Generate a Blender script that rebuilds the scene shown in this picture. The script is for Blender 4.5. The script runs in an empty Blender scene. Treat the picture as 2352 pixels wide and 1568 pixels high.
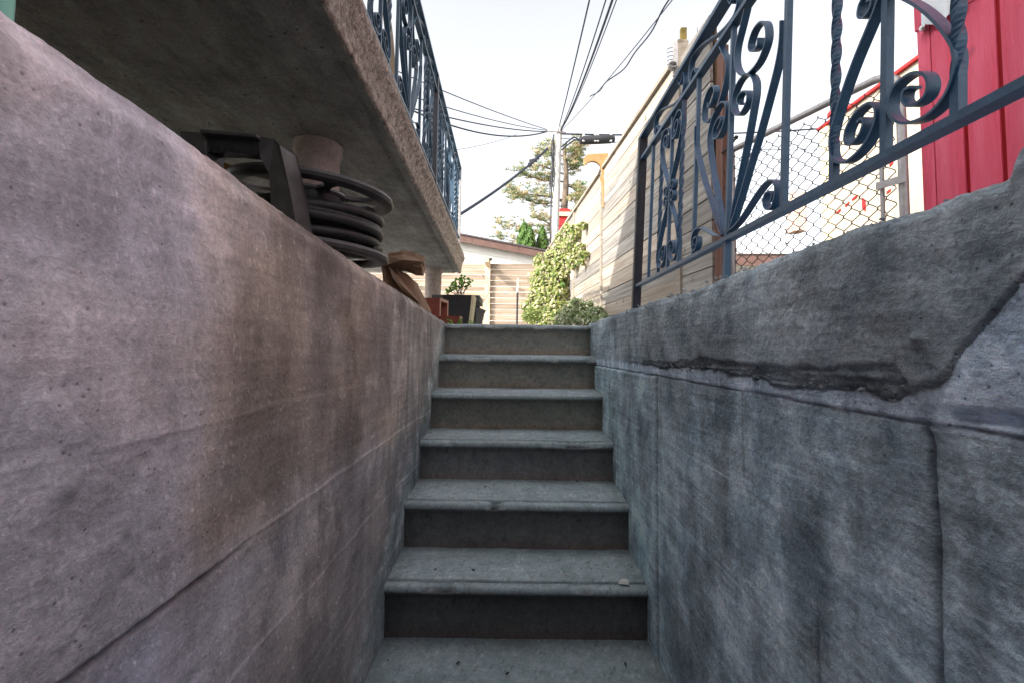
import bpy, bmesh, math, random
import numpy as np
from mathutils import Vector, Matrix
random.seed(7)
S = bpy.context.scene
COL = S.collection

# ------------------------------------------------------------------ camera
F_PX, W_PX, H_PX = 1045.0, 2352.0, 1568.0          # focal length and frame measured on the photograph
pit, rol = math.radians(3.2), math.radians(.7)
FW = np.array([0, math.cos(pit), math.sin(pit)]); UP = np.array([0, -math.sin(pit), math.cos(pit)]); RT = np.array([1., 0, 0])
R2 = math.cos(rol)*RT + math.sin(rol)*UP
U2 = -math.sin(rol)*RT + math.cos(rol)*UP
CX, CY = 1181.714, 745.58
cam_d = bpy.data.cameras.new('camera'); cam = bpy.data.objects.new('camera', cam_d); COL.objects.link(cam)
cam.matrix_world = Matrix(((R2[0], U2[0], -FW[0], 0), (R2[1], U2[1], -FW[1], 0), (R2[2], U2[2], -FW[2], 0), (0, 0, 0, 1)))
cam_d.sensor_width = 36; cam_d.lens = 36*F_PX/W_PX
cam_d.shift_x = (W_PX/2-CX)/W_PX; cam_d.shift_y = (CY-H_PX/2)/W_PX
cam_d.clip_start = .02; cam_d.clip_end = 400
S.camera = cam

def on(px, py, ax, val):
    """world point where the sight line of a measured point meets the plane axis=val"""
    v = FW + R2*(px-CX)/F_PX - U2*(py-CY)/F_PX
    return Vector(v*(val/v[ax]))
def at(px, py, Y): return on(px, py, 1, Y)

# ------------------------------------------------------------------ sky, sun, exposure
SUN_EL, SUN_AZ = math.radians(34), math.radians(235)     # azimuth clockwise from +Y: the sun stands behind the camera, to the left
wd = bpy.data.worlds.new('World'); S.world = wd; wd.use_nodes = True
nt = wd.node_tree; nt.nodes.clear()
sky = nt.nodes.new('ShaderNodeTexSky'); sky.sky_type = 'NISHITA'; sky.sun_disc = False
sky.sun_elevation = SUN_EL; sky.sun_rotation = SUN_AZ; sky.dust_density = 4.0; sky.air_density = 1.0; sky.ozone_density = 1.0
hs = nt.nodes.new('ShaderNodeHueSaturation'); hs.inputs['Saturation'].default_value = .16
bg = nt.nodes.new('ShaderNodeBackground'); bg.inputs['Strength'].default_value = .11
wo = nt.nodes.new('ShaderNodeOutputWorld')
nt.links.new(sky.outputs[0], hs.inputs['Color']); nt.links.new(hs.outputs[0], bg.inputs[0]); nt.links.new(bg.outputs[0], wo.inputs[0])
sd = bpy.data.lights.new('sun', 'SUN'); sd.energy = 2.0; sd.angle = math.radians(.5); sd.color = (1, .93, .82)
sun = bpy.data.objects.new('sun', sd); COL.objects.link(sun)
sdir = Vector((math.sin(SUN_AZ)*math.cos(SUN_EL), math.cos(SUN_AZ)*math.cos(SUN_EL), math.sin(SUN_EL)))
sun.rotation_euler = sdir.to_track_quat('Z', 'Y').to_euler(); sun.location = sdir*30
S.view_settings.view_transform = 'Standard'; S.view_settings.look = 'None'
S.view_settings.exposure = 2.05; S.view_settings.gamma = 1; S.view_settings.use_curve_mapping = False
S.render.engine = 'CYCLES'; S.cycles.max_bounces = 14; S.cycles.diffuse_bounces = 9

# ------------------------------------------------------------------ materials
def mat(name, col, rough=.8, metal=0, col2=None, nscale=8, detail=6, bump=0, bscale=60, stretch=(1, 1, 1), spec=.3, attr=None, trans=0, lo=.35, hi=.65, bdist=.01, vary=0):
    m = bpy.data.materials.new(name); m.use_nodes = True
    N, L = m.node_tree.nodes, m.node_tree.links
    b = N['Principled BSDF']; b.inputs['Roughness'].default_value = rough; b.inputs['Metallic'].default_value = metal
    b.inputs['Specular IOR Level'].default_value = spec
    b.inputs['Base Color'].default_value = (*col, 1)
    g = N.new('ShaderNodeTexCoord'); mp = N.new('ShaderNodeMapping'); mp.inputs['Scale'].default_value = stretch
    L.new(g.outputs['Object'], mp.inputs[0])
    if vary:      # each board its own grain and tone
        oi = N.new('ShaderNodeObjectInfo'); sc = N.new('ShaderNodeMath'); sc.operation = 'MULTIPLY'; sc.inputs[1].default_value = 40
        L.new(oi.outputs['Random'], sc.inputs[0]); L.new(sc.outputs[0], mp.inputs['Location'])
    if col2:
        n = N.new('ShaderNodeTexNoise'); n.inputs['Scale'].default_value = nscale; n.inputs['Detail'].default_value = detail
        n.inputs['Roughness'].default_value = .65
        L.new(mp.outputs[0], n.inputs['Vector'])
        r = N.new('ShaderNodeValToRGB'); r.color_ramp.elements[0].position = lo; r.color_ramp.elements[1].position = hi
        r.color_ramp.elements[0].color = (*col, 1); r.color_ramp.elements[1].color = (*col2, 1)
        L.new(n.outputs[0], r.inputs[0]); out = r.outputs[0]
        if attr:
            a = N.new('ShaderNodeAttribute'); a.attribute_name = attr
            mx = N.new('ShaderNodeMix'); mx.data_type = 'RGBA'; mx.blend_type = 'MULTIPLY'; mx.inputs[0].default_value = 1
            L.new(out, mx.inputs[6]); L.new(a.outputs['Color'], mx.inputs[7]); out = mx.outputs[2]
        if vary:
            r2 = N.new('ShaderNodeMapRange'); r2.inputs[3].default_value = 1-vary; r2.inputs[4].default_value = 1+vary; L.new(oi.outputs['Random'], r2.inputs[0])
            mv = N.new('ShaderNodeMix'); mv.data_type = 'RGBA'; mv.blend_type = 'MULTIPLY'; mv.inputs[0].default_value = 1; mv.clamp_result = False
            L.new(out, mv.inputs[6]); L.new(r2.outputs[0], mv.inputs[7]); out = mv.outputs[2]
            # knots
            vo = N.new('ShaderNodeTexNoise'); vo.inputs['Scale'].default_value = 7; vo.inputs['Detail'].default_value = 1
            L.new(g.outputs['Object'], vo.inputs['Vector'])
            kr = N.new('ShaderNodeMapRange'); kr.inputs[1].default_value = .70; kr.inputs[2].default_value = .76; kr.inputs[3].default_value = 1; kr.inputs[4].default_value = .55; L.new(vo.outputs[0], kr.inputs[0])
            mk = N.new('ShaderNodeMix'); mk.data_type = 'RGBA'; mk.blend_type = 'MULTIPLY'; mk.inputs[0].default_value = 1
            L.new(out, mk.inputs[6]); L.new(kr.outputs[0], mk.inputs[7]); out = mk.outputs[2]
        L.new(out, b.inputs['Base Color'])
    if bump:
        n2 = N.new('ShaderNodeTexNoise'); n2.inputs['Scale'].default_value = bscale; n2.inputs['Detail'].default_value = 8; n2.inputs['Roughness'].default_value = .7
        L.new(mp.outputs[0], n2.inputs['Vector'])
        bp = N.new('ShaderNodeBump'); bp.inputs['Strength'].default_value = bump; bp.inputs['Distance'].default_value = bdist
        L.new(n2.outputs[0], bp.inputs['Height']); L.new(bp.outputs[0], b.inputs['Normal'])
    return m

def concrete(name, c1, c2, nscale=14, stretch=(1, .6, 1), grain=.5, gscale=230, brush=.3, bstretch=(40, 5, 120), bump=.9, bscale=60, bdist=.005, lo=.32, hi=.68, attr='tone', spec=.15, rough=.92, pits=0, pscale=70):
    m = mat(name, c1, rough, col2=c2, nscale=nscale, detail=9, stretch=stretch, spec=spec, attr=attr, lo=lo, hi=hi)
    N, L = m.node_tree.nodes, m.node_tree.links; b = N['Principled BSDF']
    src = b.inputs['Base Color'].links[0].from_socket
    g = N.new('ShaderNodeTexCoord')
    def noise(scale, st, detail, rgh=.6):
        mp = N.new('ShaderNodeMapping'); mp.inputs['Scale'].default_value = st; L.new(g.outputs['Object'], mp.inputs[0])
        n = N.new('ShaderNodeTexNoise'); n.inputs['Scale'].default_value = scale; n.inputs['Detail'].default_value = detail; n.inputs['Roughness'].default_value = rgh
        L.new(mp.outputs[0], n.inputs['Vector']); return n.outputs[0]
    def mul(col, fac, amp, lo_, hi_):
        r = N.new('ShaderNodeMapRange'); r.inputs[1].default_value = lo_; r.inputs[2].default_value = hi_; r.inputs[3].default_value = 1-amp; r.inputs[4].default_value = 1+amp
        L.new(fac, r.inputs[0]); x = N.new('ShaderNodeMix'); x.data_type = 'RGBA'; x.blend_type = 'MULTIPLY'; x.inputs[0].default_value = 1; x.clamp_result = False
        L.new(col, x.inputs[6]); L.new(r.outputs[0], x.inputs[7]); return x.outputs[2]
    gr = noise(gscale, (1, 1, 1), 4, .7); mid = noise(gscale*.22, (1, 1, 1), 6, .7); br = noise(1, bstretch, 5, .6)
    col = mul(src, gr, grain, .25, .75); col = mul(col, br, brush, .3, .7); col = mul(col, mid, grain*.6, .3, .7)
    hgt = None
    if pits:      # small open pits and pale grit
        for sc_, lo_, hi_, tgt in ((pscale, .07, .17, 1-pits), (pscale*1.9, .10, .2, 1+pits*.5)):
            v = N.new('ShaderNodeTexVoronoi'); v.inputs['Scale'].default_value = sc_; L.new(g.outputs['Object'], v.inputs['Vector'])
            cw = N.new('ShaderNodeSeparateColor'); L.new(v.outputs['Color'], cw.inputs[0])
            th = N.new('ShaderNodeMath'); th.operation = 'GREATER_THAN'; th.inputs[1].default_value = .62; L.new(cw.outputs[0], th.inputs[0])
            r = N.new('ShaderNodeMapRange'); r.inputs[1].default_value = lo_; r.inputs[2].default_value = hi_; r.inputs[3].default_value = 1; r.inputs[4].default_value = 0; L.new(v.outputs['Distance'], r.inputs[0])
            k = N.new('ShaderNodeMath'); k.operation = 'MULTIPLY'; L.new(th.outputs[0], k.inputs[0]); L.new(r.outputs[0], k.inputs[1])
            f = N.new('ShaderNodeMapRange'); f.inputs[3].default_value = 1; f.inputs[4].default_value = tgt; L.new(k.outputs[0], f.inputs[0])
            x = N.new('ShaderNodeMix'); x.data_type = 'RGBA'; x.blend_type = 'MULTIPLY'; x.inputs[0].default_value = 1; x.clamp_result = False
            L.new(col, x.inputs[6]); L.new(f.outputs[0], x.inputs[7]); col = x.outputs[2]
    L.new(col, b.inputs['Base Color'])
    a = N.new('ShaderNodeMath'); a.operation = 'ADD'; L.new(gr, a.inputs[0]); L.new(mid, a.inputs[1])
    a2 = N.new('ShaderNodeMath'); a2.operation = 'MULTIPLY_ADD'; a2.inputs[1].default_value = brush*2; L.new(br, a2.inputs[0]); L.new(a.outputs[0], a2.inputs[2])
    bp = N.new('ShaderNodeBump'); bp.inputs['Strength'].default_value = bump; bp.inputs['Distance'].default_value = bdist
    L.new(a2.outputs[0], bp.inputs['Height']); L.new(bp.outputs[0], b.inputs['Normal'])
    return m
M = {}
M['wall_l'] = concrete('parged_wall_left', (.315, .285, .285), (.565, .52, .535), 8, stretch=(1, 1, .5), grain=.24, gscale=140, brush=.13, bstretch=(22, 3.5, 60), bump=.55, bdist=.005, pits=.5, lo=.34, hi=.66)
M['wall_r'] = concrete('parged_wall_right', (.28, .36, .43), (.60, .70, .78), 12, stretch=(1, .8, .7), grain=.30, gscale=115, brush=.24, bstretch=(20, 3.5, 60), bump=.8, bdist=.007, pits=.6, lo=.37, hi=.63)
M['step'] = concrete('step_concrete', (.35, .41, .43), (.52, .585, .60), 18, stretch=(1, 1, 1), grain=.34, gscale=300, brush=.06, bstretch=(8, 60, 60), bump=.7, bdist=.003, pits=.5)
M['slab'] = concrete('porch_concrete', (.19, .187, .18), (.40, .395, .38), 5, stretch=(1.2, .8, 1), grain=.34, gscale=90, brush=.15, bstretch=(30, 3, 10), bump=.9, bdist=.016, lo=.3, hi=.7, pits=.7, pscale=22)
M['fascia'] = concrete('pitted_concrete', (.33, .265, .225), (.74, .65, .58), 40, stretch=(1, .8, 1), grain=.6, gscale=150, brush=.15, bstretch=(30, 6, 60), bump=1, bdist=.02, lo=.38, hi=.56)
M['column'] = concrete('column_concrete', (.42, .345, .325), (.60, .52, .49), 12, stretch=(1, 1, 1), grain=.3, gscale=150, brush=.1, attr=None)
M['iron'] = mat('painted_iron', (.024, .088, .18), .38, 0, col2=(.042, .13, .24), nscale=40, bump=.4, bscale=160, spec=.7, bdist=.003)
M['iron_l'] = mat('painted_iron_porch', (.018, .055, .10), .42, 0, col2=(.028, .075, .13), nscale=40, bump=.3, bscale=160, spec=.6, bdist=.003)
M['ironpost'] = mat('painted_post', (.02, .026, .04), .5, 0, col2=(.034, .036, .045), nscale=30, bump=.3, bscale=140, spec=.5, bdist=.003)
M['cedar'] = mat('weathered_cedar', (.235, .19, .15), .85, col2=(.43, .38, .325), nscale=3, detail=9, bump=.35, bscale=25, stretch=(3, .35, 16), spec=.15, bdist=.006, lo=.3, hi=.62, vary=.24)
M['cedar_dark'] = mat('weathered_cedar_shaded', (.16, .147, .135), .85, col2=(.36, .34, .315), nscale=3, detail=9, bump=.4, bscale=25, stretch=(3, .35, 16), spec=.15, bdist=.006, vary=.2)  # grayer copy carrying the near bays' shade in its colour
M['backcedar'] = mat('back_fence_cedar', (.18, .135, .10), .85, col2=(.37, .30, .235), nscale=3, detail=9, bump=.35, bscale=20, stretch=(.35, 3, 14), spec=.15, vary=0.28)
M['pinepost'] = mat('pine_post', (.45, .33, .22), .8, col2=(.58, .46, .33), nscale=4, stretch=(6, 6, .6), bump=.3, bscale=20)
M['brownpost'] = mat('stained_brown_post', (.12, .06, .045), .75, col2=(.20, .105, .08), nscale=6, stretch=(8, 8, .6), bump=.5, bscale=20)
M['gap'] = mat('fence_backing', (.10, .06, .03), .9)
M['galv'] = mat('galvanized_steel', (.40, .38, .38), .45, .5, col2=(.52, .50, .50), nscale=30, bump=.15, bscale=80)
M['wire'] = mat('chain_wire', (.09, .09, .10), .6, .3)
M['red'] = mat('red_siding', (.84, .075, .15), .6, col2=(.93, .16, .26), nscale=2.2, detail=9, bump=.9, bscale=30, stretch=(9, 9, .6), spec=.5, bdist=.008, vary=.09)
M['redtrim'] = mat('red_trim', (.42, .02, .02), .6, col2=(.52, .03, .03), nscale=6)
M['redgroove'] = mat('red_groove', (.35, .008, .015), .7)
M['blackplastic'] = mat('black_plastic', (.018, .019, .022), .42, col2=(.03, .03, .033), nscale=20, bump=.12, bscale=200, spec=.5, bdist=.002)
M['dustyplastic'] = mat('dusty_plastic', (.045, .042, .044), .45, col2=(.095, .086, .086), nscale=14, bump=.12, bscale=200, spec=.45, bdist=.002)
M['hose'] = mat('rubber_hose', (.014, .013, .014), .5, col2=(.034, .031, .032), nscale=30, bump=.2, bscale=220, spec=.45, bdist=.002)
M['paper'] = mat('kraft_paper', (.22, .135, .085), .7, col2=(.36, .235, .155), nscale=7, bump=.4, bscale=30, spec=.3)
M['clay'] = mat('red_clay', (.20, .05, .035), .85, col2=(.28, .085, .06), nscale=14, bump=.4, bscale=60)
M['claycut'] = mat('clay_cut_edge', (.5, .3, .22), .85, col2=(.58, .38, .29), nscale=14)
M['cream'] = mat('cream_plastic', (.62, .55, .36), .6, col2=(.68, .61, .42), nscale=8)
M['wicker'] = mat('grey_wicker', (.06, .06, .062), .6, col2=(.10, .10, .105), nscale=40, bump=.8, bscale=120)
M['white'] = mat('white_siding', (.72, .71, .68), .7, col2=(.80, .79, .77), nscale=4)
M['fasciab'] = mat('brown_metal_fascia', (.10, .055, .045), .5, col2=(.135, .078, .066), nscale=4)
M['roof'] = mat('dark_shingle', (.05, .04, .045), .9, col2=(.09, .075, .08), nscale=20, bump=.5, bscale=40)
M['roofgrey'] = mat('pale_grey_shingle', (.34, .34, .35), .9, col2=(.52, .52, .52), nscale=6, stretch=(1, 1, 6), bump=.4, bscale=30)
M['pole'] = mat('grey_pole_wood', (.36, .33, .31), .9, col2=(.58, .55, .53), nscale=3, detail=9, stretch=(12, 12, .5), bump=.6, bscale=20)
M['cable'] = mat('cable_black', (.02, .025, .04), .6)
M['grit'] = mat('mortar_grit', (.27, .30, .32), .95, col2=(.50, .53, .55), nscale=60)
M['beige'] = mat('beige_boards', (.40, .34, .26), .8, col2=(.50, .44, .35), nscale=3, stretch=(4, 4, .6))
M['dark'] = mat('dark_metal', (.04, .04, .045), .5, .3)
M['bark'] = mat('bark', (.10, .075, .055), .95, col2=(.17, .13, .10), nscale=10, bump=.6, bscale=30)
M['yellowwood'] = mat('amber_wood', (.30, .18, .07), .6, col2=(.40, .26, .12), nscale=3, stretch=(3, 3, 8))
M['mint'] = mat('mint_paint', (.28, .62, .50), .4)
M['greenwood'] = mat('mossy_wood', (.08, .06, .018), .9, col2=(.22, .16, .045), nscale=10, bump=.5, bscale=40)
M['concrete_floor'] = mat('patio_concrete', (.36, .35, .33), .9, col2=(.46, .45, .43), nscale=6, bump=.4, bscale=50)
M['lawn'] = mat('yard_earth', (.10, .10, .05), .95, col2=(.17, .15, .09), nscale=4, bump=.5, bscale=20)
M['brick'] = mat('house_brick', (.20, .10, .07), .9, col2=(.28, .16, .12), nscale=10)
M['glasssheet'] = mat('clear_plastic', (.62, .66, .70), .25, col2=(.75, .78, .80), nscale=6, spec=.6)
M['bolt'] = mat('zinc', (.5, .5, .5), .35, .8)
M['deadleaf'] = mat('dead_leaf', (.16, .08, .03), .8, col2=(.28, .16, .05), nscale=20)
M['twigdark'] = mat('leaf_litter', (.03, .022, .016), .9)
def leafmat(name, a, b, c=None, sc=3.0):
    m = bpy.data.materials.new(name); m.use_nodes = True
    N, L = m.node_tree.nodes, m.node_tree.links; bs = N['Principled BSDF']
    at_ = N.new('ShaderNodeAttribute'); at_.attribute_name = 'tint'
    r = N.new('ShaderNodeValToRGB'); r.color_ramp.elements[0].color = (*a, 1); r.color_ramp.elements[1].color = (*(c or b), 1)
    if c:
        e = r.color_ramp.elements.new(.55); e.color = (*b, 1)
    L.new(at_.outputs['Fac'], r.inputs[0]); L.new(r.outputs[0], bs.inputs['Base Color'])
    bs.inputs['Roughness'].default_value = .55; bs.inputs['Specular IOR Level'].default_value = .4
    tr = N.new('ShaderNodeBsdfTranslucent'); L.new(r.outputs[0], tr.inputs[0])
    mx = N.new('ShaderNodeMixShader'); mx.inputs[0].default_value = .3
    L.new(bs.outputs[0], mx.inputs[1]); L.new(tr.outputs[0], mx.inputs[2]); L.new(mx.outputs[0], N['Material Output'].inputs[0])
    return m
M['vine'] = leafmat('vine_leaves', (.06, .13, .015), (.24, .27, .07), (.60, .52, .38))
M['shrub'] = leafmat('shrub_leaves', (.06, .13, .03), (.20, .27, .10), (.66, .64, .52))
M['pine'] = leafmat('pine_needles', (.12, .19, .08), (.30, .30, .15), (.62, .46, .30))
M['cedarleaf'] = leafmat('arborvitae_leaves', (.04, .10, .012), (.10, .20, .03))
M['herb'] = leafmat('herb_leaves', (.08, .26, .015), (.18, .42, .05))
def brickmat():
    m = bpy.data.materials.new('chimney_brick'); m.use_nodes = True
    N, L = m.node_tree.nodes, m.node_tree.links
    g = N.new('ShaderNodeTexCoord'); t = N.new('ShaderNodeTexBrick'); mp = N.new('ShaderNodeMapping'); mp.inputs['Rotation'].default_value = (math.radians(90), 0, 0)
    t.inputs['Color1'].default_value = (.30, .16, .11, 1); t.inputs['Color2'].default_value = (.42, .26, .19, 1); t.inputs['Mortar'].default_value = (.7, .66, .6, 1)
    t.inputs['Scale'].default_value = 4.2; t.inputs['Mortar Size'].default_value = .03
    L.new(g.outputs['Object'], mp.inputs[0]); L.new(mp.outputs[0], t.inputs[0]); L.new(t.outputs[0], N['Principled BSDF'].inputs['Base Color'])
    N['Principled BSDF'].inputs['Roughness'].default_value = .9
    return m
M['chimney'] = brickmat()

# ------------------------------------------------------------------ mesh helpers
def props(o, label=None, cat=None, group=None, kind=None):
    if label: o['label'] = label
    if cat: o['category'] = cat
    if group: o['group'] = group
    if kind: o['kind'] = kind
    return o
def empty(name, loc, label, cat, group=None):
    o = bpy.data.objects.new(name, None); COL.objects.link(o); o.location = loc; o.empty_display_size = .05
    return props(o, label, cat, group)
class MB:
    def __init__(s): s.v = []; s.f = []; s.mi = []
    def add(s, vs, fs, mi=0):
        b = len(s.v); s.v += [tuple(p) for p in vs]; s.f += [tuple(i+b for i in f) for f in fs]; s.mi += [mi]*len(fs); return s
    def hexa(s, p, mi=0):      # eight corners: bottom ring then top ring
        return s.add(p, [(3, 2, 1, 0), (4, 5, 6, 7), (0, 1, 5, 4), (1, 2, 6, 5), (2, 3, 7, 6), (3, 0, 4, 7)], mi)
    def box(s, c, sz, mi=0, rot=None):
        x, y, z = sz[0]/2, sz[1]/2, sz[2]/2
        p = [Vector(q) for q in ((-x, -y, -z), (x, -y, -z), (x, y, -z), (-x, y, -z), (-x, -y, z), (x, -y, z), (x, y, z), (-x, y, z))]
        if rot: p = [rot @ q for q in p]
        return s.hexa([Vector(c)+q for q in p], mi)
    def bar(s, a, b, w, h, side=None, mi=0):   # rectangular bar from a to b, w along `side`
        a, b = Vector(a), Vector(b); d = (b-a).normalized()
        u = Vector(side) if side else (Vector((0, 0, 1)) if abs(d.z) < .9 else Vector((1, 0, 0)))
        u = (u - d*u.dot(d)).normalized(); n = d.cross(u)
        q = [(-1, -1), (1, -1), (1, 1), (-1, 1)]
        return s.hexa([a+u*(i*w/2)+n*(j*h/2) for i, j in q]+[b+u*(i*w/2)+n*(j*h/2) for i, j in q], mi)
    def tube(s, pts, r, n=8, caps=True, mi=0):
        pts = [Vector(p) for p in pts]; k = len(pts); rr = r if hasattr(r, '__len__') else [r]*k
        b = len(s.v); u = None
        for i, p in enumerate(pts):
            d = (pts[min(i+1, k-1)]-pts[max(i-1, 0)])
            d = d.normalized() if d.length > 1e-9 else Vector((0, 0, 1))
            if u is None: u = d.orthogonal().normalized()
            u = (u-d*u.dot(d)); u = u.normalized() if u.length > 1e-6 else d.orthogonal().normalized()
            w = d.cross(u)
            for j in range(n):
                a = 2*math.pi*j/n; s.v.append(tuple(p+(u*math.cos(a)+w*math.sin(a))*rr[i]))
        fs = [(b+i*n+j, b+i*n+(j+1) % n, b+(i+1)*n+(j+1) % n, b+(i+1)*n+j) for i in range(k-1) for j in range(n)]
        if caps: fs += [tuple(b+j for j in range(n))[::-1], tuple(b+(k-1)*n+j for j in range(n))]
        s.f += fs; s.mi += [mi]*len(fs); return s
    def loft(s, loops, caps=True, mi=0):
        n = len(loops[0]); b = len(s.v)
        for l in loops: s.v += [tuple(p) for p in l]
        fs = [(b+i*n+j, b+i*n+(j+1) % n, b+(i+1)*n+(j+1) % n, b+(i+1)*n+j) for i in range(len(loops)-1) for j in range(n)]
        if caps: fs += [tuple(b+j for j in range(n))[::-1], tuple(b+(len(loops)-1)*n+j for j in range(n))]
        s.f += fs; s.mi += [mi]*len(fs); return s
    def strip(s, pts, t, w, ax=Vector((1, 0, 0)), mi=0):   # flat bar bent edgewise along pts, thickness t in its plane, depth w along ax
        pts = [Vector(p) for p in pts]; loops = []
        for i, p in enumerate(pts):
            d = (pts[min(i+1, len(pts)-1)]-pts[max(i-1, 0)]).normalized(); n = ax.cross(d).normalized()
            loops.append([p-ax*w/2-n*t/2, p+ax*w/2-n*t/2, p+ax*w/2+n*t/2, p-ax*w/2+n*t/2])
        return s.loft(loops, True, mi)
    def mesh(s, name, mats, smooth=False, bevel=0):
        me = bpy.data.meshes.new(name); me.from_pydata(s.v, [], s.f)
        for m in (mats if isinstance(mats, (list, tuple)) else [mats]): me.materials.append(m)
        if max(s.mi, default=0): me.polygons.foreach_set('material_index', s.mi)
        bm = bmesh.new(); bm.from_mesh(me)
        if bevel:
            bmesh.ops.bevel(bm, geom=[e for e in bm.edges if e.is_manifold and e.calc_face_angle(0) > .6], offset=bevel, segments=2, affect='EDGES', profile=.5)
        bmesh.ops.recalc_face_normals(bm, faces=bm.faces[:]); bm.to_mesh(me); bm.free()
        if smooth:
            me.polygons.foreach_set('use_smooth', [True]*len(me.polygons)); me.set_sharp_from_angle(angle=math.radians(40))
        me.update(); return me
    def obj(s, name, mats, parent=None, smooth=False, bevel=0, kind=None):
        return link(name, s.mesh(name, mats, smooth, bevel), parent, kind)
def link(name, me, parent=None, kind=None):
    o = bpy.data.objects.new(name, me); COL.objects.link(o)
    if parent:
        o.parent = parent; o.matrix_parent_inverse = Matrix.Translation(parent.location).inverted()
    if kind: o['kind'] = kind
    return o
def crom(P, n=6):      # smooth curve through points
    P = [Vector(p) for p in P]; out = []
    for i in range(len(P)-1):
        a, b, c, d = P[max(i-1, 0)], P[i], P[i+1], P[min(i+2, len(P)-1)]
        for k in range(n):
            t = k/n
            out.append(.5*((2*b)+(c-a)*t+(2*a-5*b+4*c-d)*t*t+(3*b-a-3*c+d)*t**3))
    return out+[P[-1]]
_tab = {}
def vnoise(x, y, seed=0):
    if seed not in _tab: _tab[seed] = np.random.RandomState(seed).rand(256, 256)
    T = _tab[seed]; xi = np.floor(x).astype(int); yi = np.floor(y).astype(int); fx = x-xi; fy = y-yi
    fx = fx*fx*(3-2*fx); fy = fy*fy*(3-2*fy)
    g = lambda i, j: T[(xi+i) % 256, (yi+j) % 256]
    return (g(0, 0)*(1-fx)+g(1, 0)*fx)*(1-fy)+(g(0, 1)*(1-fx)+g(1, 1)*fx)*fy
def fbm(x, y, seed=0, o=5, g=.5):
    s = 0; a = 1; t = 0
    for k in range(o):
        s = s+a*vnoise(x*2**k, y*2**k, seed+k); t += a; a *= g
    return s/t
def sst(a, b, x):
    t = np.clip((x-a)/(b-a), 0, 1); return t*t*(3-2*t)
def gridmesh(name, P, tone, m, parent=None):       # P (n,m,3), tone (n,m,3)
    n, k = P.shape[:2]; me = bpy.data.meshes.new(name)
    me.vertices.add(n*k); me.vertices.foreach_set('co', P.reshape(-1).astype(np.float32))
    i = np.arange((n-1)*(k-1)); r, c = i//(k-1), i % (k-1); a = r*k+c
    q = np.stack([a, a+1, a+k+1, a+k], 1).astype(np.int32).ravel()
    me.loops.add(len(q)); me.loops.foreach_set('vertex_index', q)
    me.polygons.add(len(i)); me.polygons.foreach_set('loop_start', np.arange(0, len(q), 4).astype(np.int32))
    me.polygons.foreach_set('use_smooth', [True]*len(i))
    me.update(calc_edges=True)
    at_ = me.attributes.new('tone', 'FLOAT_COLOR', 'POINT')
    at_.data.foreach_set('color', np.concatenate([tone.reshape(-1, 3), np.ones((n*k, 1))], 1).astype(np.float32).ravel())
    me.materials.append(m)
    return link(name, me, parent)

G = .152              # yard level above the eye point
XL, XR = -.422, .458  # faces of the two stairwell walls
FLOOR = -1.14

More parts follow.
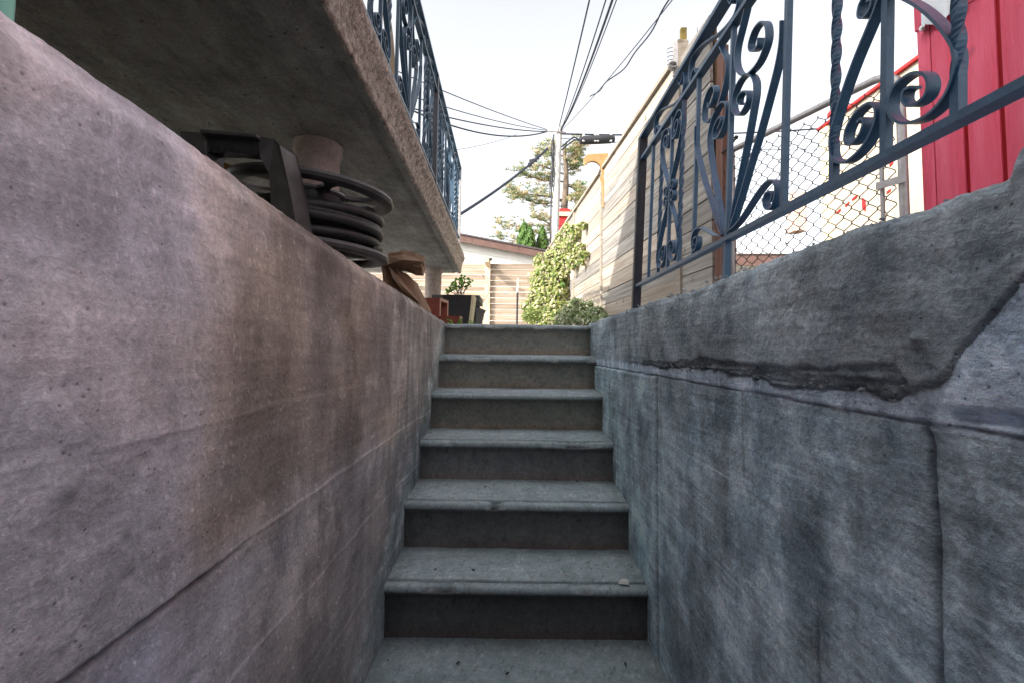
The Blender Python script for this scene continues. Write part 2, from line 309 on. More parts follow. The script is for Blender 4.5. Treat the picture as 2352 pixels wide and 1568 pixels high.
# ------------------------------------------------------------------ stairs
NY = [1.255, 1.530, 1.780, 2.055, 2.303, 2.520, 2.705]
NZ = [-.955, -.772, -.590, -.4085, -.2195, -.036, .1515]
stairs = bpy.data.objects.new('staircase', None); COL.objects.link(stairs); stairs.location = (0, 1.25, FLOOR); stairs['kind'] = 'structure'
def step(k):
    y0, z0 = NY[k], NZ[k]; zb = NZ[k-1]+.013 if k else FLOOR
    yn, zn = (NY[k+1]+.03, z0+.013) if k < 6 else (y0+.42, z0+.004)
    prof = [(y0+.016, zb-.03)] + [(y0+.016, zb+(z0-.05-zb)*t) for t in (.12, .3, .5, .7, .9, 1)]
    prof += [(y0+.013, z0-.036), (y0+.006, z0-.027), (y0+.0015, z0-.018), (y0, z0-.012), (y0+.0015, z0-.006), (y0+.005, z0-.002), (y0+.011, z0), (y0+.022, z0+.0005)]
    g = y0+.036
    prof += [(g-.006, z0+.001), (g-.003, z0-.007), (g+.003, z0-.007), (g+.0055, z0+.0015)]
    prof += [(g+.006+(yn-g-.006)*t, z0+.0015+(zn-z0-.0015)*t) for t in (.04, .1, .18, .26, .36, .46, .56, .66, .76, .86, .94, 1)]
    # densify
    d = []
    for a, b in zip(prof[:-1], prof[1:]):
        n = max(1, int(math.dist(a, b)/.009)); d += [(a[0]+(b[0]-a[0])*i/n, a[1]+(b[1]-a[1])*i/n) for i in range(n)]
    d.append(prof[-1]); d = np.array(d)
    xs = np.linspace(XL-.012, XR+.012, 150)
    A, Xg = np.meshgrid(np.arange(len(d)), xs, indexing='ij')
    Yg = d[A, 0].copy(); Zg = d[A, 1].copy()
    s = np.concatenate([[0], np.cumsum(np.hypot(*np.diff(d, axis=0).T))])[A]
    n1 = fbm(Xg*9+k*7, s*9, 11+k, 5)-.5; n2 = fbm(Xg*45+k*3, s*45, 31+k, 4, .6)-.5
    nose = np.exp(-((Zg-z0+.008)/.012)**2)*np.exp(-((Yg-y0)/.03)**2)
    chip = np.clip(fbm(Xg*14+k*5, s*3, 61+k, 4)-.53, 0, 1)*nose
    wv = .006*(fbm(Xg*2.2+k*3, Xg*0, 171+k, 3)-.5); Yg += n2*.003+chip*.10+wv*(Zg > z0-.05); Zg += n1*.004*(Zg > z0-.03)+n2*.0018-chip*.07+wv*.8*(Zg > z0-.03)
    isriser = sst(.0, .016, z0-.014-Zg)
    grime = fbm(Xg*3+k, s*10, 81+k, 5)
    edge = np.exp(-((Zg-zb)/.03)**2)*isriser
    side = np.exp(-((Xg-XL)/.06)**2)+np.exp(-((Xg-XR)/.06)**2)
    t = 1.0*(1-isriser)+(.25+.33*max(k-1, 0)/5)*isriser  # risers darkened in colour, lower ones most: painted stairwell shade
    t = t*(.80+.4*grime)*(1-.38*isriser*sst(zb+.02, z0-.02, Zg))  # riser colour also darkens upward, painted shade under the nosing
    t = t*(1-.75*np.exp(-((Yg-g)/.0055)**2)*(Zg > z0-.012))
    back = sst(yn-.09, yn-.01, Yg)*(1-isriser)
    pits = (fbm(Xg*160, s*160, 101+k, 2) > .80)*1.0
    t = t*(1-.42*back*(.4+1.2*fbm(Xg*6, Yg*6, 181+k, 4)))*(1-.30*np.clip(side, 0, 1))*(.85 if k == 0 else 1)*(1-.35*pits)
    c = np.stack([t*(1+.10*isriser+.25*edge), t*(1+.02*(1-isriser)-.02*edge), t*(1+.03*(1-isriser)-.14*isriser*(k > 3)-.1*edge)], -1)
    rust = np.exp(-((Xg-(.2))/.04)**2)*np.exp(-((Yg-(y0+.075))/.02)**2)*(k == 1)*sst(.35, .6, grime)
    c = c*(1+.35*(fbm(Xg*150, s*150, 161+k, 2) > .80)*(1-isriser))[..., None]
    c = c*(1-rust[..., None]*np.array([.2, .55, .7]))
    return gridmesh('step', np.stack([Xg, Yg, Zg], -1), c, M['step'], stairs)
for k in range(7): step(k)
rg = random.Random(41); b = MB()
for k in range(0, 6):
    for j in range(26 if k < 4 else 12):
        u = rg.random()**3; y = NY[k+1]+.025-u*.15; t_ = (y-NY[k]-.04)/(NY[k+1]-NY[k]); x = rg.uniform(XL+.01, XR-.01)
        if rg.random() < .35: x = rg.choice((XL+.012+.05*rg.random()**2, XR-.012-.05*rg.random()**2))
        if y < NY[k]+.05: continue
        r = rg.uniform(.001, .0032); c = Vector((x, y, NZ[k]+.0015+.0115*t_+r*.4)); a0 = rg.random()*6.3
        b.add([c+Vector((math.cos(a0+i*2.1)*r*(1+(i == 0)*1.2), math.sin(a0+i*2.1)*r, -r*.5)) for i in range(3)]+[c+Vector((0, 0, r*.7))], [(0, 1, 3), (1, 2, 3), (2, 0, 3), (2, 1, 0)])
b.obj('leaf_litter', M['twigdark'], stairs, kind='stuff')
f = MB(); f.box((.02, .2, FLOOR-.05), (1.1, 2.2, .1)); o = f.obj('stairwell_floor', M['concrete_floor']); o['kind'] = 'structure'

# ------------------------------------------------------------------ stairwell walls
def ycols():
    y = [-.85]      # column spacing grows smoothly with distance
    while y[-1] < 2.78: y.append(y[-1]+(.03 if y[-1] < .31 else min(.0065, max(.0026, .0026+.0045*(y[-1]-.5)))))
    return np.array(y)
def line(v, y, pts):
    p = np.array(pts); return np.interp(y, p[:, 0], p[:, 1])
def groove(d, w): return np.exp(-(d/w)**2)
Yc = ycols()
# right wall: parged upper band with a broken lower lip over block courses
def right_wall():
    zr = np.concatenate([np.arange(-1.2, -.62, .006), np.arange(-.62, -.16, .0045), np.arange(-.16, .165, .0030)])
    zr = zr[np.concatenate([[True], np.diff(zr) > .0012])]
    nz = len(zr); ncap = 34
    Yg, Zr = np.meshgrid(Yc, zr, indexing='ij')
    ztop = .166+.012*(fbm(Yc*9, Yc*0, 3, 5)-.5)+.006*(fbm(Yc*40, Yc*0, 5, 4)-.5)+.024*sst(.418, .405, Yc)-.012*sst(.9, 1.15, Yc)*sst(1.5, 1.2, Yc)
    t = sst(.10, .165, Zr); Zg = Zr+(ztop[:, None]-.165)*t
    wig = .010*(fbm(Yg*30, Yg*0, 9, 5)-.5)
    lip = line(None, Yg, [(-.9, .12), (.37, .11), (.395, .078), (.4087, .068), (.4195, .053), (.4383, .030), (.4647, .002), (.482, -.024), (.514, -.034), (.5426, -.052), (.5746, -.046), (.6208, -.042), (.7455, -.052), (.872, -.044), (1.034, -.035), (1.437, -.044), (2.02, -.034), (2.8, -.03)])+wig*1.5
    d = Zg-lip
    up = sst(-.004, .002, d)
    thick = .002+.0065*sst(1.9, 1.2, Yg)*sst(.44, .56, Yg)
    D = up*thick
    # second flake edge above the lip
    lip2 = line(None, Yg, [(-.9, -.3), (.505, -.3), (.525, -.03), (.54, -.008), (.62, -.018), (.80, -.022), (1.1, -.012), (1.30, -.028), (1.6, -.03), (1.75, -.2)])+.012*(fbm(Yg*24, Yg*0, 15, 5)-.5)
    fl = sst(lip2+.003, lip2-.003, Zg)*up
    lay = fbm(Yg*7, Zg*150, 25, 3)
    D += fl*(-.004+.012*(np.floor(lay*7)/7-.5)+.004*(fbm(Yg*70, Zg*110, 27, 3)-.5))
    # vertical crack bounding the sweep
    D += -.012*groove(d+.004*(fbm(Yg*50, Zg*50, 28, 3)-.5), .0018)*sst(.56, .48, Yg)*(.15+1.3*fbm(Yg*34, Zg*34, 26, 3))-.010*groove(d+.003+.004*(fbm(Yg*60, Yg*0, 29, 3)-.5), .0022)*sst(.5, .6, Yg)*sst(1.9, 1.4, Yg)*(.3+fbm(Yg*11, Yg*0, 30, 3))
    strip = (1-up)*sst(-.081, -.076, Zg)
    D += strip*(.004*(fbm(Yg*10, Zg*20, 41, 4)))
    jw = .006*(fbm(Yg*14, Yg*0, 51, 4)-.5)
    D -= .007*groove(Zg+.0755-jw, .0022)*(.4+.9*fbm(Yg*9, Yg*0, 53, 3))
    for zj, a in ((-.264, .0018), (-.466, .0018), (-.67, .0018)):
        D -= a*groove(Zg-zj-.008*(fbm(Yg*6, Yg*0, 71, 4)-.5), .0025)*sst(.4, .6, fbm(Yg*3, Yg*0+zj*9, 73, 3))
    ww = .012*(fbm(Zg*10, Zg*0, 77, 4)-.5)
    D -= .003*groove(Yg-.918-ww*.3, .0025)*sst(-.268, -.262, Zg)*sst(-.076, -.082, Zg)
    low = sst(-.076, -.084, Zg)
    D -= .009*groove(Yg-.506-ww, .0030)*low*(.3+1.2*fbm(Zg*9, Zg*0, 79, 3))+.003*groove(Yg-.506-ww*1.6, .012)*low
    D += .009*low*sst(1.455, 1.475, Yg+ww*.6) - .006*low*groove(Yg-1.462-ww*.6, .004)
    D -= .016*groove(Zg+.060+.06*(Yg-.43), .006)*sst(.485, .47, Yg)*sst(.36, .39, Yg)
    D -= .003*groove(Yg-.70-ww*1.2, .003)*sst(-.35, -.42, Zg)
    D -= .004*groove((Yg-.55)*.6+(Zg+.55)+ww*2, .004)*sst(.55, .4, Yg)
    D += .010*np.exp(-((Yg-.49)/.012)**2-((Zg+.078)/.012)**2)+.009*np.exp(-((Yg-.508)/.008)**2-((Zg-.018)/.006)**2)
    D += .0016*(fbm(Yg*6, Zg*6, 91, 3)-.5)+.0013*(fbm(Yg*60, Zg*150, 93, 4, .6)-.5)+.0020*(fbm(Yg*200, Zg*200, 97, 2)-.5)
    hard = up*np.clip(fbm(Yg*60, Zg*60, 99, 2)-.66, 0, 1); D += hard*.008
    # crumbled top edge
    cr = sst(.115, .160, Zr)*np.clip(fbm(Yg*22, Zr*30, 105, 5)-.35, 0, 1); D -= cr*.012*sst(2.6, 1.7, Yg)+sst(.15, .165, Zr)*.005
    X = XR-D
    # colour tone
    st = fbm(Yg*5, Zg*.8, 111, 5); bl = fbm(Yg*7, Zg*7, 113, 5); fine = fbm(Yg*16, Zg*1.6, 115, 5)
    tone = .98+1.25*(bl-.5)+.55*(st-.5)+.35*(fbm(Yg*26, Zg*26, 153, 4)-.5)
    lowm = 1-up
    tone = tone*(1-lowm*.20*sst(.45, .6, fine))*(1+.22*lowm)  # wall below the lip lightened in colour to lift its shade
    # pale mortar strip under the lip, and the pale patch at the near end
    tone = tone*(1+.62*strip*sst(-.004, -.016, d))
    near = sst(.50, .44, Yg)*(1-up)*sst(-.07, -.05, Zg); tone = tone*(1+.35*near)
    tone = tone*(1-.55*groove(d+.002, .003)*sst(1.8, 1.4, Yg)*(.2+1.1*fbm(Yg*25, Zg*25, 157, 3)))*(1+.25*groove(d-.010, .008)*sst(.56, .50, Yg)*sst(.4, .6, fbm(Yg*40, Zg*40, 159, 3)))*(1-(.15+.5*fbm(Yg*30, Zg*90, 151, 4))*fl)
    tone = tone*(1-.6*groove(Zg+.0755-jw, .0025))
    dk = sst(.30, .75, Yg)*0
    low_dark = low*sst(-.35, -1.0, Zg)*.12; tone = tone*(1-low_dark)  # right wall tone darker towards its foot
    tone = tone*(1-.42*np.exp(-((Yg-.615)/.022)**2)*sst(-.10, -.28, Zg)*sst(.3, .6, fine))*(1-.30*np.exp(-((Yg-.70)/.05)**2-((Zg+.62)/.14)**2)*sst(.4, .6, bl))*(1-.35*np.exp(-((Yg-.455)/.02)**2-((Zg+.24)/.12)**2)*sst(.4, .6, fine))
    patch = np.exp(-((Yg-.82)/.10)**2-((Zg+.33)/.10)**2)*sst(.42, .6, bl); tone = tone*(1+.28*patch)
    tone = tone*(1-.55*groove(Yg-.506-ww, .005)*low)*(1+.30*low*sst(.56, .47, Yg))*(1+.10*low)  # lower wall lightened in colour, most near, standing in for missing light
    l1 = groove(Zg+.264, .0018)*sst(1.42, 1.25, Yg)*sst(.90, .95, Yg)+groove(Zg+.466, .0018)*sst(1.35, 1.3, Yg)*sst(.86, .95, Yg)
    tone = tone*(1+.75*l1)*(1-.55*groove(Yg-.918-ww*.3, .003)*sst(-.268, -.262, Zg)*sst(-.076, -.082, Zg))*(1-.4*groove(Yg-.70-ww*1.2, .004)*sst(-.35, -.42, Zg))*(1-.5*groove(Yg-1.462-ww*.6, .004)*low)
    tone = np.clip(tone, .12, 1.7)
    upw = up*(1-fl)
    tone = tone*(1-.03*up)
    c = np.stack([tone*(1+.02*upw-.03*low), tone*(1+.0*upw), tone*(1-.02*upw+.05*strip)], -1)
    green = low*sst(1.2, 1.7, Yg)*sst(.45, .65, bl)*.05
    c[..., 0] *= 1-green; c[..., 2] *= 1-green*.8
    zs = np.interp(Yg, NY, NZ); sm = low*sst(.13, .04, Zg-zs+.06*(fbm(Yg*9, Zg*9, 171, 4)-.5))*sst(1.2, 1.4, Yg)
    c *= 1+sm[..., None]*np.array([.02, .06, .04])
    P = np.stack([X, Yg, Zg], -1)
    # cap over the top, 28 cm thick wall
    cx_ = np.concatenate([np.linspace(.004, .10, ncap-8), np.linspace(.12, .28, 8)])
    Yk, Xk = np.meshgrid(Yc, cx_, indexing='ij')
    Zk = ztop[:, None]+.010*(fbm(Yk*20, Xk*20, 121, 5)-.45)*sst(0, .03, Xk)+.008*(fbm(Yk*60, Xk*60, 131, 3)-.5)
    Pk = np.stack([X[:, -1:]+Xk, Yk, Zk], -1); ck = np.repeat(c[:, -1:, :], ncap, 1)*np.clip(.7+.6*fbm(Yk*15, Xk*15, 141, 4), 0, 2)[..., None]
    Pb = Pk[:, -1:, :].copy(); Pb[..., 2] = FLOOR
    P = np.concatenate([P, Pk, Pb], 1); c = np.concatenate([c, ck, ck[:, -1:]], 1)
    return gridmesh('retaining_wall', P, c, M['wall_r'])
o = right_wall(); props(o, 'cracked blue-grey parged stairwell wall with the wrought iron railing standing on it', 'wall', 'walls beside the stairs')
wall_r_o = o
def crumbs():
    rg = random.Random(31); b = MB()
    lipx = [(.514, -.034), (.5426, -.052), (.5746, -.046), (.6208, -.042), (.7455, -.052), (.872, -.044), (1.034, -.035), (1.437, -.044)]
    spots = [(rg.uniform(.42, 1.9), None) for _ in range(150)]+[(rg.uniform(.515, 1.4), 1) for _ in range(130)]
    for y, crev in spots:
        if crev:
            z = float(np.interp(y, [p[0] for p in lipx], [p[1] for p in lipx]))+rg.uniform(-.006, .016); x = XR-rg.uniform(-.002, .003); r = rg.uniform(.0012, .0035)*(.6+y)
        else:
            z = .166+rg.uniform(-.016, .004); x = XR+rg.uniform(.0, .02); r = rg.uniform(.0015, .004)*(.6+y)
        c = Vector((x, y, z)); vs = []
        for k in range(6):
            d = ((1, 0, 0), (-1, 0, 0), (0, 1, 0), (0, -1, 0), (0, 0, 1), (0, 0, -1))[k]
            vs.append(c+Vector((d[0]*r*rg.uniform(.5, 1.2), d[1]*r*rg.uniform(.6, 1.7), d[2]*r*rg.uniform(.4, 1)))+Vector((rg.uniform(-r, r)*.3, rg.uniform(-r, r)*.4, rg.uniform(-r, r)*.3)))
        b.add(vs, [(0, 2, 4), (2, 1, 4), (1, 3, 4), (3, 0, 4), (2, 0, 5), (1, 2, 5), (3, 1, 5), (0, 3, 5)])
    b.obj('rubble', M['grit'], wall_r_o, kind='stuff')
crumbs()
ZL = [(-.9, .29), (.356, .269), (.424, .266), (.497, .263), (.642, .253), (1.294, .222), (1.787, .207), (2.686, .166), (2.8, .160)]
def left_wall():
    zr = np.concatenate([np.arange(-1.2, -.62, .006), np.arange(-.62, -.22, .0042), np.arange(-.22, .20, .0042)])
    zr = zr[np.concatenate([[True], np.diff(zr) > .0012])]
    Yg, Zr = np.meshgrid(Yc, zr, indexing='ij')
    ztop = line(None, Yc, ZL)+.004*(fbm(Yc*7, Yc*0, 203, 4)-.5)+.002*(fbm(Yc*40, Yc*0, 205, 3)-.5)
    Zg = np.where(Zr > -.05, -.05+(Zr+.05)*((ztop[:, None]+.05)/(.2-.0042+.05)), Zr)
    D = .004*(fbm(Yg*4, Zg*4, 211, 3)-.5)+.0012*(fbm(Yg*16, Zg*110, 213, 5, .6)-.5)+.0016*(fbm(Yg*150, Zg*150, 217, 2)-.5)
    w = .008*(fbm(Yg*9, Yg*0, 221, 4)-.5)
    # bed joints: hairline ridges, the second one opened near the camera with a proud upper coat
    zj = -.304+w-.006*sst(1., .4, Yg)
    open_ = sst(.82, .62, Yg)
    D += .008*sst(zj-.004, zj+.002, Zg)*open_ - .010*groove(Zg-zj+.004, .004)*open_
    D += .006*sst(-.012, 0, Zg-zj)*sst(.022, .008, Zg-zj+.02)*sst(.55, .66, Yg)*sst(.95, .8, Yg)*fbm(Yg*40, Zg*60, 225, 4)
    D += .0016*groove(Zg-zj, .0028)*(1-open_)*sst(2.1, 1.7, Yg)
    D += .0012*groove(Zg+.5-w*1.3, .0025)*sst(.6, .7, Yg)+.0012*groove(Zg+.705-w, .0025)
    D += .0010*groove(Zg+.101-w*.6, .0025)*sst(.4, .55, fbm(Yg*4, Yg*0, 231, 3))
    ww = .010*(fbm(Zg*10, Zg*0, 233, 4)-.5)
    for yv, z1, z0 in ((1.02, -.31, -.50), (1.62, -.10, -.30), (.455, -.31, -.8), (1.30, -.71, -1.2), (1.75, -.5, -.7)):
        D -= .004*groove(Yg-yv-ww*.5, .003)*sst(z0, z0+.01, Zg)*sst(z1, z1-.01, Zg)
    pits = np.clip(fbm(Yg*24, Zg*24, 241, 3)-.74, 0, 1); D -= pits*.03*sst(1.2, .5, Yg)
    D += .010*np.exp(-((Yg-.43)/.012)**2-((Zg+.13)/.012)**2)*fbm(Yg*60, Zg*60, 243, 3)
    grit = np.clip(fbm(Yg*160, Zg*160, 245, 2)-.80, 0, 1); D += grit*.008
    edge = sst(.17, .196, Zr); D -= edge**2*.010+edge*.006*fbm(Yg*30, Zg*30, 247, 4)
    zs_ = np.interp(Yg, NY, NZ); D += .006*sst(.11, .06, Zg-zs_+.07*(fbm(Yg*8, Zg*8, 275, 4)-.5))*sst(1.1, 1.4, Yg)
    X = XL+D
    bl = fbm(Yg*4+3, Zg*4, 251, 5); st = fbm(Yg*10, Zg*1.1, 253, 5); fine = fbm(Yg*28, Zg*2.2, 255, 4)
    tone = 1.03+1.0*(bl-.5)+.60*(st-.5)
    # brown stain patches, pale near end
    wob = Yg+.16*(fbm(Yg*3, Zg*7, 277, 4)-.5)
    pa = sst(.56, .66, wob)*sst(.95, .70, Yg)*sst(-.30, -.2, Zg)*sst(.10, -.02, Zg)*sst(.36, .5, st+.1*bl)
    pb = np.clip(sst(.50, .82, wob+.30*(bl-.5))*sst(2.0, 1.2, Yg)*sst(-.34, -.2, Zg+.25*(bl-.5)), 0, 1)
    tone = tone*(1-.26*pa)*(1-.36*pb)*(1+.30*sst(.58, .70, fbm(Yg*7+4, Zg*5, 279, 4))*sst(.45, .6, Yg))
    nearp = sst(.80, .50, Yg); tone = tone*(1+.40*nearp)
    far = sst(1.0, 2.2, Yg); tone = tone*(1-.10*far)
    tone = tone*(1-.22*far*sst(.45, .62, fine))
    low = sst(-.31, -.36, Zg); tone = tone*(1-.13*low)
    tone = tone*(1+.65*groove(Zg-zj, .0034)*(1-open_)+.50*groove(Zg+.5-w*1.3, .0032)+.50*groove(Zg+.705-w, .0032)+.25*groove(Zg+.101-w*.6, .003)*sst(.4, .55, fbm(Yg*4, Yg*0, 231, 3)))
    tone = tone*(1-.6*groove(Zg-zj+.004, .006)*open_)
    pale = np.exp(-((Yg-.92)/.05)**2-((Zg+.25)/.06)**2)*sst(.42, .6, fbm(Yg*20, Zg*10, 257, 4)); tone = tone*(1+.5*pale)
    pale2 = sst(.70, .85, fbm(Yg*11+9, Zg*11, 259, 5)+.12*fbm(Yg*60, Zg*60, 261, 2)); tone = tone*(1+.35*pale2)
    tone = tone*(1+.6*(grit > .02))
    tone = np.clip(tone, .12, 1.8)
    warm = .09*np.clip(pb+pa, 0, 1)+.05*sst(.5, .7, bl)
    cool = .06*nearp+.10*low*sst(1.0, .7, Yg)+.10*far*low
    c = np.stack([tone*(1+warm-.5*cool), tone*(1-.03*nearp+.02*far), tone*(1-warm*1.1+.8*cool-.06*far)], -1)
    zs = np.interp(Yg, NY, NZ); sm = sst(.15, .05, Zg-zs+.09*(fbm(Yg*9, Zg*9, 271, 4)-.5))*sst(1.1, 1.4, Yg)
    c *= 1+sm[..., None]*np.array([-.10, .06, .08])+(sm*.35*sst(.5, .62, fbm(Yg*22, Zg*22, 273, 4)))[..., None]
    P = np.stack([X, Yg, Zg], -1)
    cx_ = np.linspace(.003, .20, 14); Yk, Xk = np.meshgrid(Yc, cx_, indexing='ij')
    Zk = ztop[:, None]+.004*(fbm(Yk*20, Xk*20, 271, 4)-.5)*sst(0, .03, Xk)-.02*sst(.1, .2, Xk)
    Pk = np.stack([X[:, -1:]-Xk, Yk, Zk], -1); ck = np.repeat(c[:, -1:, :], 14, 1)
    Pb = Pk[:, -1:, :].copy(); Pb[..., 2] = FLOOR
    P = np.concatenate([P, Pk, Pb], 1)[:, ::-1]; c = np.concatenate([c, ck, ck[:, -1:]], 1)[:, ::-1]
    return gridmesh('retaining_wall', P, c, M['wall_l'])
o = left_wall(); props(o, 'brownish-lilac stained stairwell wall under the porch slab with the hose reel behind its sloping top', 'wall', 'walls beside the stairs')

# ------------------------------------------------------------------ ground
f = MB()
def sheet(x0, x1, y0, y1, z): f.add([(x0, y0, z), (x1, y0, z), (x1, y1, z), (x0, y1, z)], [(0, 1, 2, 3)])
sheet(-60, XL-.19, -20, 2.76, G-.012); sheet(XR+.27, 60, -20, 2.76, G-.012); sheet(XL-.19, XR+.27, -20, -.92, G-.012)
o = f.obj('ground', M['lawn']); o['kind'] = 'structure'
f = MB(); sheet(-60, 60, 11.1, 160, G-.012); o = f.obj('ground', M['lawn']); o['kind'] = 'structure'
f = MB(); sheet(-60, 60, 2.76, 11.1, G-.008); o = f.obj('patio', M['concrete_floor']); o['kind'] = 'structure'

# ------------------------------------------------------------------ unseen house behind and left, placed and whitened to shade and bounce light
def house():
    h = empty('house', (-3.5, -2, G), 'unseen pale house beside the porch, shaped to shade and bounce light', 'building')
    YH = -2.4
    b = MB(); b.box((-2.4, YH-3, 2.0), (7.6, 6, 6.4)); b.obj('wall', M['white'], h)
    b = MB(); x0, x1, y0, y1 = -6.0, -2.1, YH+.02, 1.70
    za, zc = 5.35, 4.28
    b.hexa([(x0, y0, 0), (x1, y0, 0), (x1, y1, 0), (x0, y1, 0), (x0, y0, za), (x1, y0, za), (x1, y1, zc), (x0, y1, zc)]); b.obj('wing', M['white'], h)
    b = MB(); b.hexa([(x0-.1, y0+.01, za+.003), (x1+.06, y0+.01, za+.003), (x1+.06, y1+.04, zc+.003), (x0-.1, y1+.04, zc+.003), (x0-.1, y0+.01, za+.12), (x1+.06, y0+.01, za+.12), (x1+.06, y1+.04, zc+.12), (x0-.1, y1+.04, zc+.12)]); b.obj('wing_roof', M['roof'], h)
    b = MB(); b.box((-2.4, YH-3, 5.3), (8.1, 6.4, .18)); b.obj('roof', M['roof'], h)
    b = MB(); b.box((.02, -.905, -.50), (1.10, .05, 1.28)); b.obj('basement_door', M['dark'], h)
house()

# ------------------------------------------------------------------ porch slab on columns
def ex(y): return -.545-.018*(y-1.4)
def zb(y): return .98-.027*(y-1.36)
def zt(y): return 1.19-.019*(y-1.5)
porch = empty('porch', (-1.3, 2, G), 'raised concrete porch slab with a pitted rounded edge on round columns', 'porch')
def slab():
    ys = np.concatenate([np.linspace(-.85, .9, 18), np.arange(.95, 5.26, .03)])
    # profile over (outward, up-fraction)
    prof = [(-1.5, 0.0), (-1.0, 0), (-.6, 0), (-.3, 0), (-.14, 0), (-.075, .0), (-.062, .035), (-.048, .035), (-.038, 0), (-.01, 0), (0, .01), (.004, .05), (.006, .18), (.010, .34), (.020, .48), (.038, .60), (.042, .72), (.036, .86), (.020, .96), (-.02, 1), (-.2, 1), (-1.5, 1)]
    d = []
    for a, b in zip(prof[:-1], prof[1:]):
        n = max(1, int(math.hypot(b[0]-a[0], (b[1]-a[1])*.2)/.02)); n = min(n, 30)
        d += [(a[0]+(b[0]-a[0])*i/n, a[1]+(b[1]-a[1])*i/n) for i in range(n)]
    d.append(prof[-1]); d = np.array(d)
    A, Yg = np.meshgrid(np.arange(len(d)), ys, indexing='ij')
    o_, u_ = d[A, 0], d[A, 1]
    r = fbm(Yg*30, (o_+u_*.3)*60, 301, 4)-.5; pit = np.clip(fbm(Yg*34, u_*11+o_*30, 305, 3)-.6, 0, 1)
    face = sst(-.02, .0, o_)*sst(1, .9, u_)
    X = ex(Yg)-.012+o_+face*(r*.010-pit*.05)
    Z = zb(Yg)+u_*(zt(Yg)-zb(Yg))+(1-sst(0, .1, u_))*(fbm(Yg*5, o_*5, 311, 5)-.5)*.010+(1-face)*(r*.003)
    end = 5.22; Yg = np.minimum(Yg, end)
    P = np.stack([X, Yg, Z], -1)
    # close the far end
    cap = P[:, -1:, :].copy(); cap[:, 0, 0] = -2; 
    tn = np.ones(P.shape)
    ob = gridmesh('slab', P, tn, M['slab'], porch)
    ob.data.materials.append(M['fascia'])
    n, k = P.shape[:2]; mi = np.repeat((d[:-1, 0] > -.012)*(d[:-1, 1] < .97), k-1).astype(np.int32)
    ob.data.polygons.foreach_set('material_index', mi)
    b = MB(); 
    loop = [tuple(P[i, -1]) for i in range(n)]; b.add(loop, [tuple(range(n))]); b.obj('slab_end', M['slab'], porch)
slab()
def column(x, y, r, ztop):
    b = MB(); zs = np.linspace(G-.05, ztop+.02, 14)
    b.loft([[(x+(r+.003*math.sin(3*a+z*9))*math.cos(a), y+(r+.003*math.cos(2*a+z*7))*math.sin(a), z) for a in [2*math.pi*i/28 for i in range(28)]] for z in zs])
    b.loft([[(x+rr*math.cos(a), y+rr*math.sin(a), z) for a in [2*math.pi*i/28 for i in range(28)]] for rr, z in ((r+.001, ztop-.06), (r+.012, ztop-.045), (r+.012, ztop+.01))])
    b.obj('column', M['column'], porch, smooth=True)
p = at(730, 360, 2.12); column(p.x, p.y, .098, zb(2.12))
p = at(995, 640, 5.0); column(p.x, p.y, .088, zb(5.0))

# ------------------------------------------------------------------ wrought iron railings
UP_ = [(.30, .99), (.21, .93), (.12, .871), (.105, .807), (.175, .743), (.309, .691), (.44, .673), (.594, .675), (.703, .707), (.737, .746), (.706, .797), (.621, .833), (.503, .84), (.427, .819), (.405, .789), (.463, .756), (.567, .746), (.59, .776)]
B_ = [(.068, .019), (.17, .135), (.288, .263), (.421, .401), (.50, .5), (.535, .555), (.529, .605), (.461, .652), (.347, .685), (.212, .691), (.105, .666), (.07, .621), (.109, .573), (.216, .536), (.322, .537), (.402, .56), (.387, .598), (.3, .622), (.213, .622), (.197, .596), (.269, .573)]
A_ = [(.082, .017), (.294, .144), (.465, .258), (.63, .362), (.79, .48), (.91, .575), (.965, .65), (.972, .731)]
D_ = [(.08, .02), (.24, .035), (.379, .058), (.617, .112), (.777, .136), (.89, .130), (.95, .098), (.945, .055), (.90, .022), (.833, .022), (.769, .05), (.784, .087), (.86, .090), (.91, .069), (.88, .045)]
LY = [(.045, .49), (.03, .455), (.10, .41), (.25, .33), (.37, .25), (.455, .176), (.480, .134), (.465, .088), (.42, .056), (.335, .037), (.241, .038), (.142, .056), (.066, .092), (.049, .128), (.085, .162), (.158, .171), (.237, .164), (.303, .14), (.325, .111), (.305, .088), (.25, .082), (.191, .09), (.155, .115), (.165, .136), (.21, .134)]
LC = [(.045, .49), (.03, .455)]
SC = [(.035, .455), (.06, .485), (.13, .498), (.20, .485), (.215, .455), (.17, .435), (.11, .442), (.10, .465), (.14, .472)]
LY = LY[1:]
TOPS = [(-.62, .10), (-.70, .35), (-.80, .30), (-.86, .12), (-.93, .2), (-.96, .55), (-.90, .85), (-.75, .93), (-.4, .80), (0, .5), (.4, .2), (.75, .07), (.90, .15), (.96, .45), (.93, .8), (.86, .88), (.80, .70), (.70, .65), (.62, .9)]
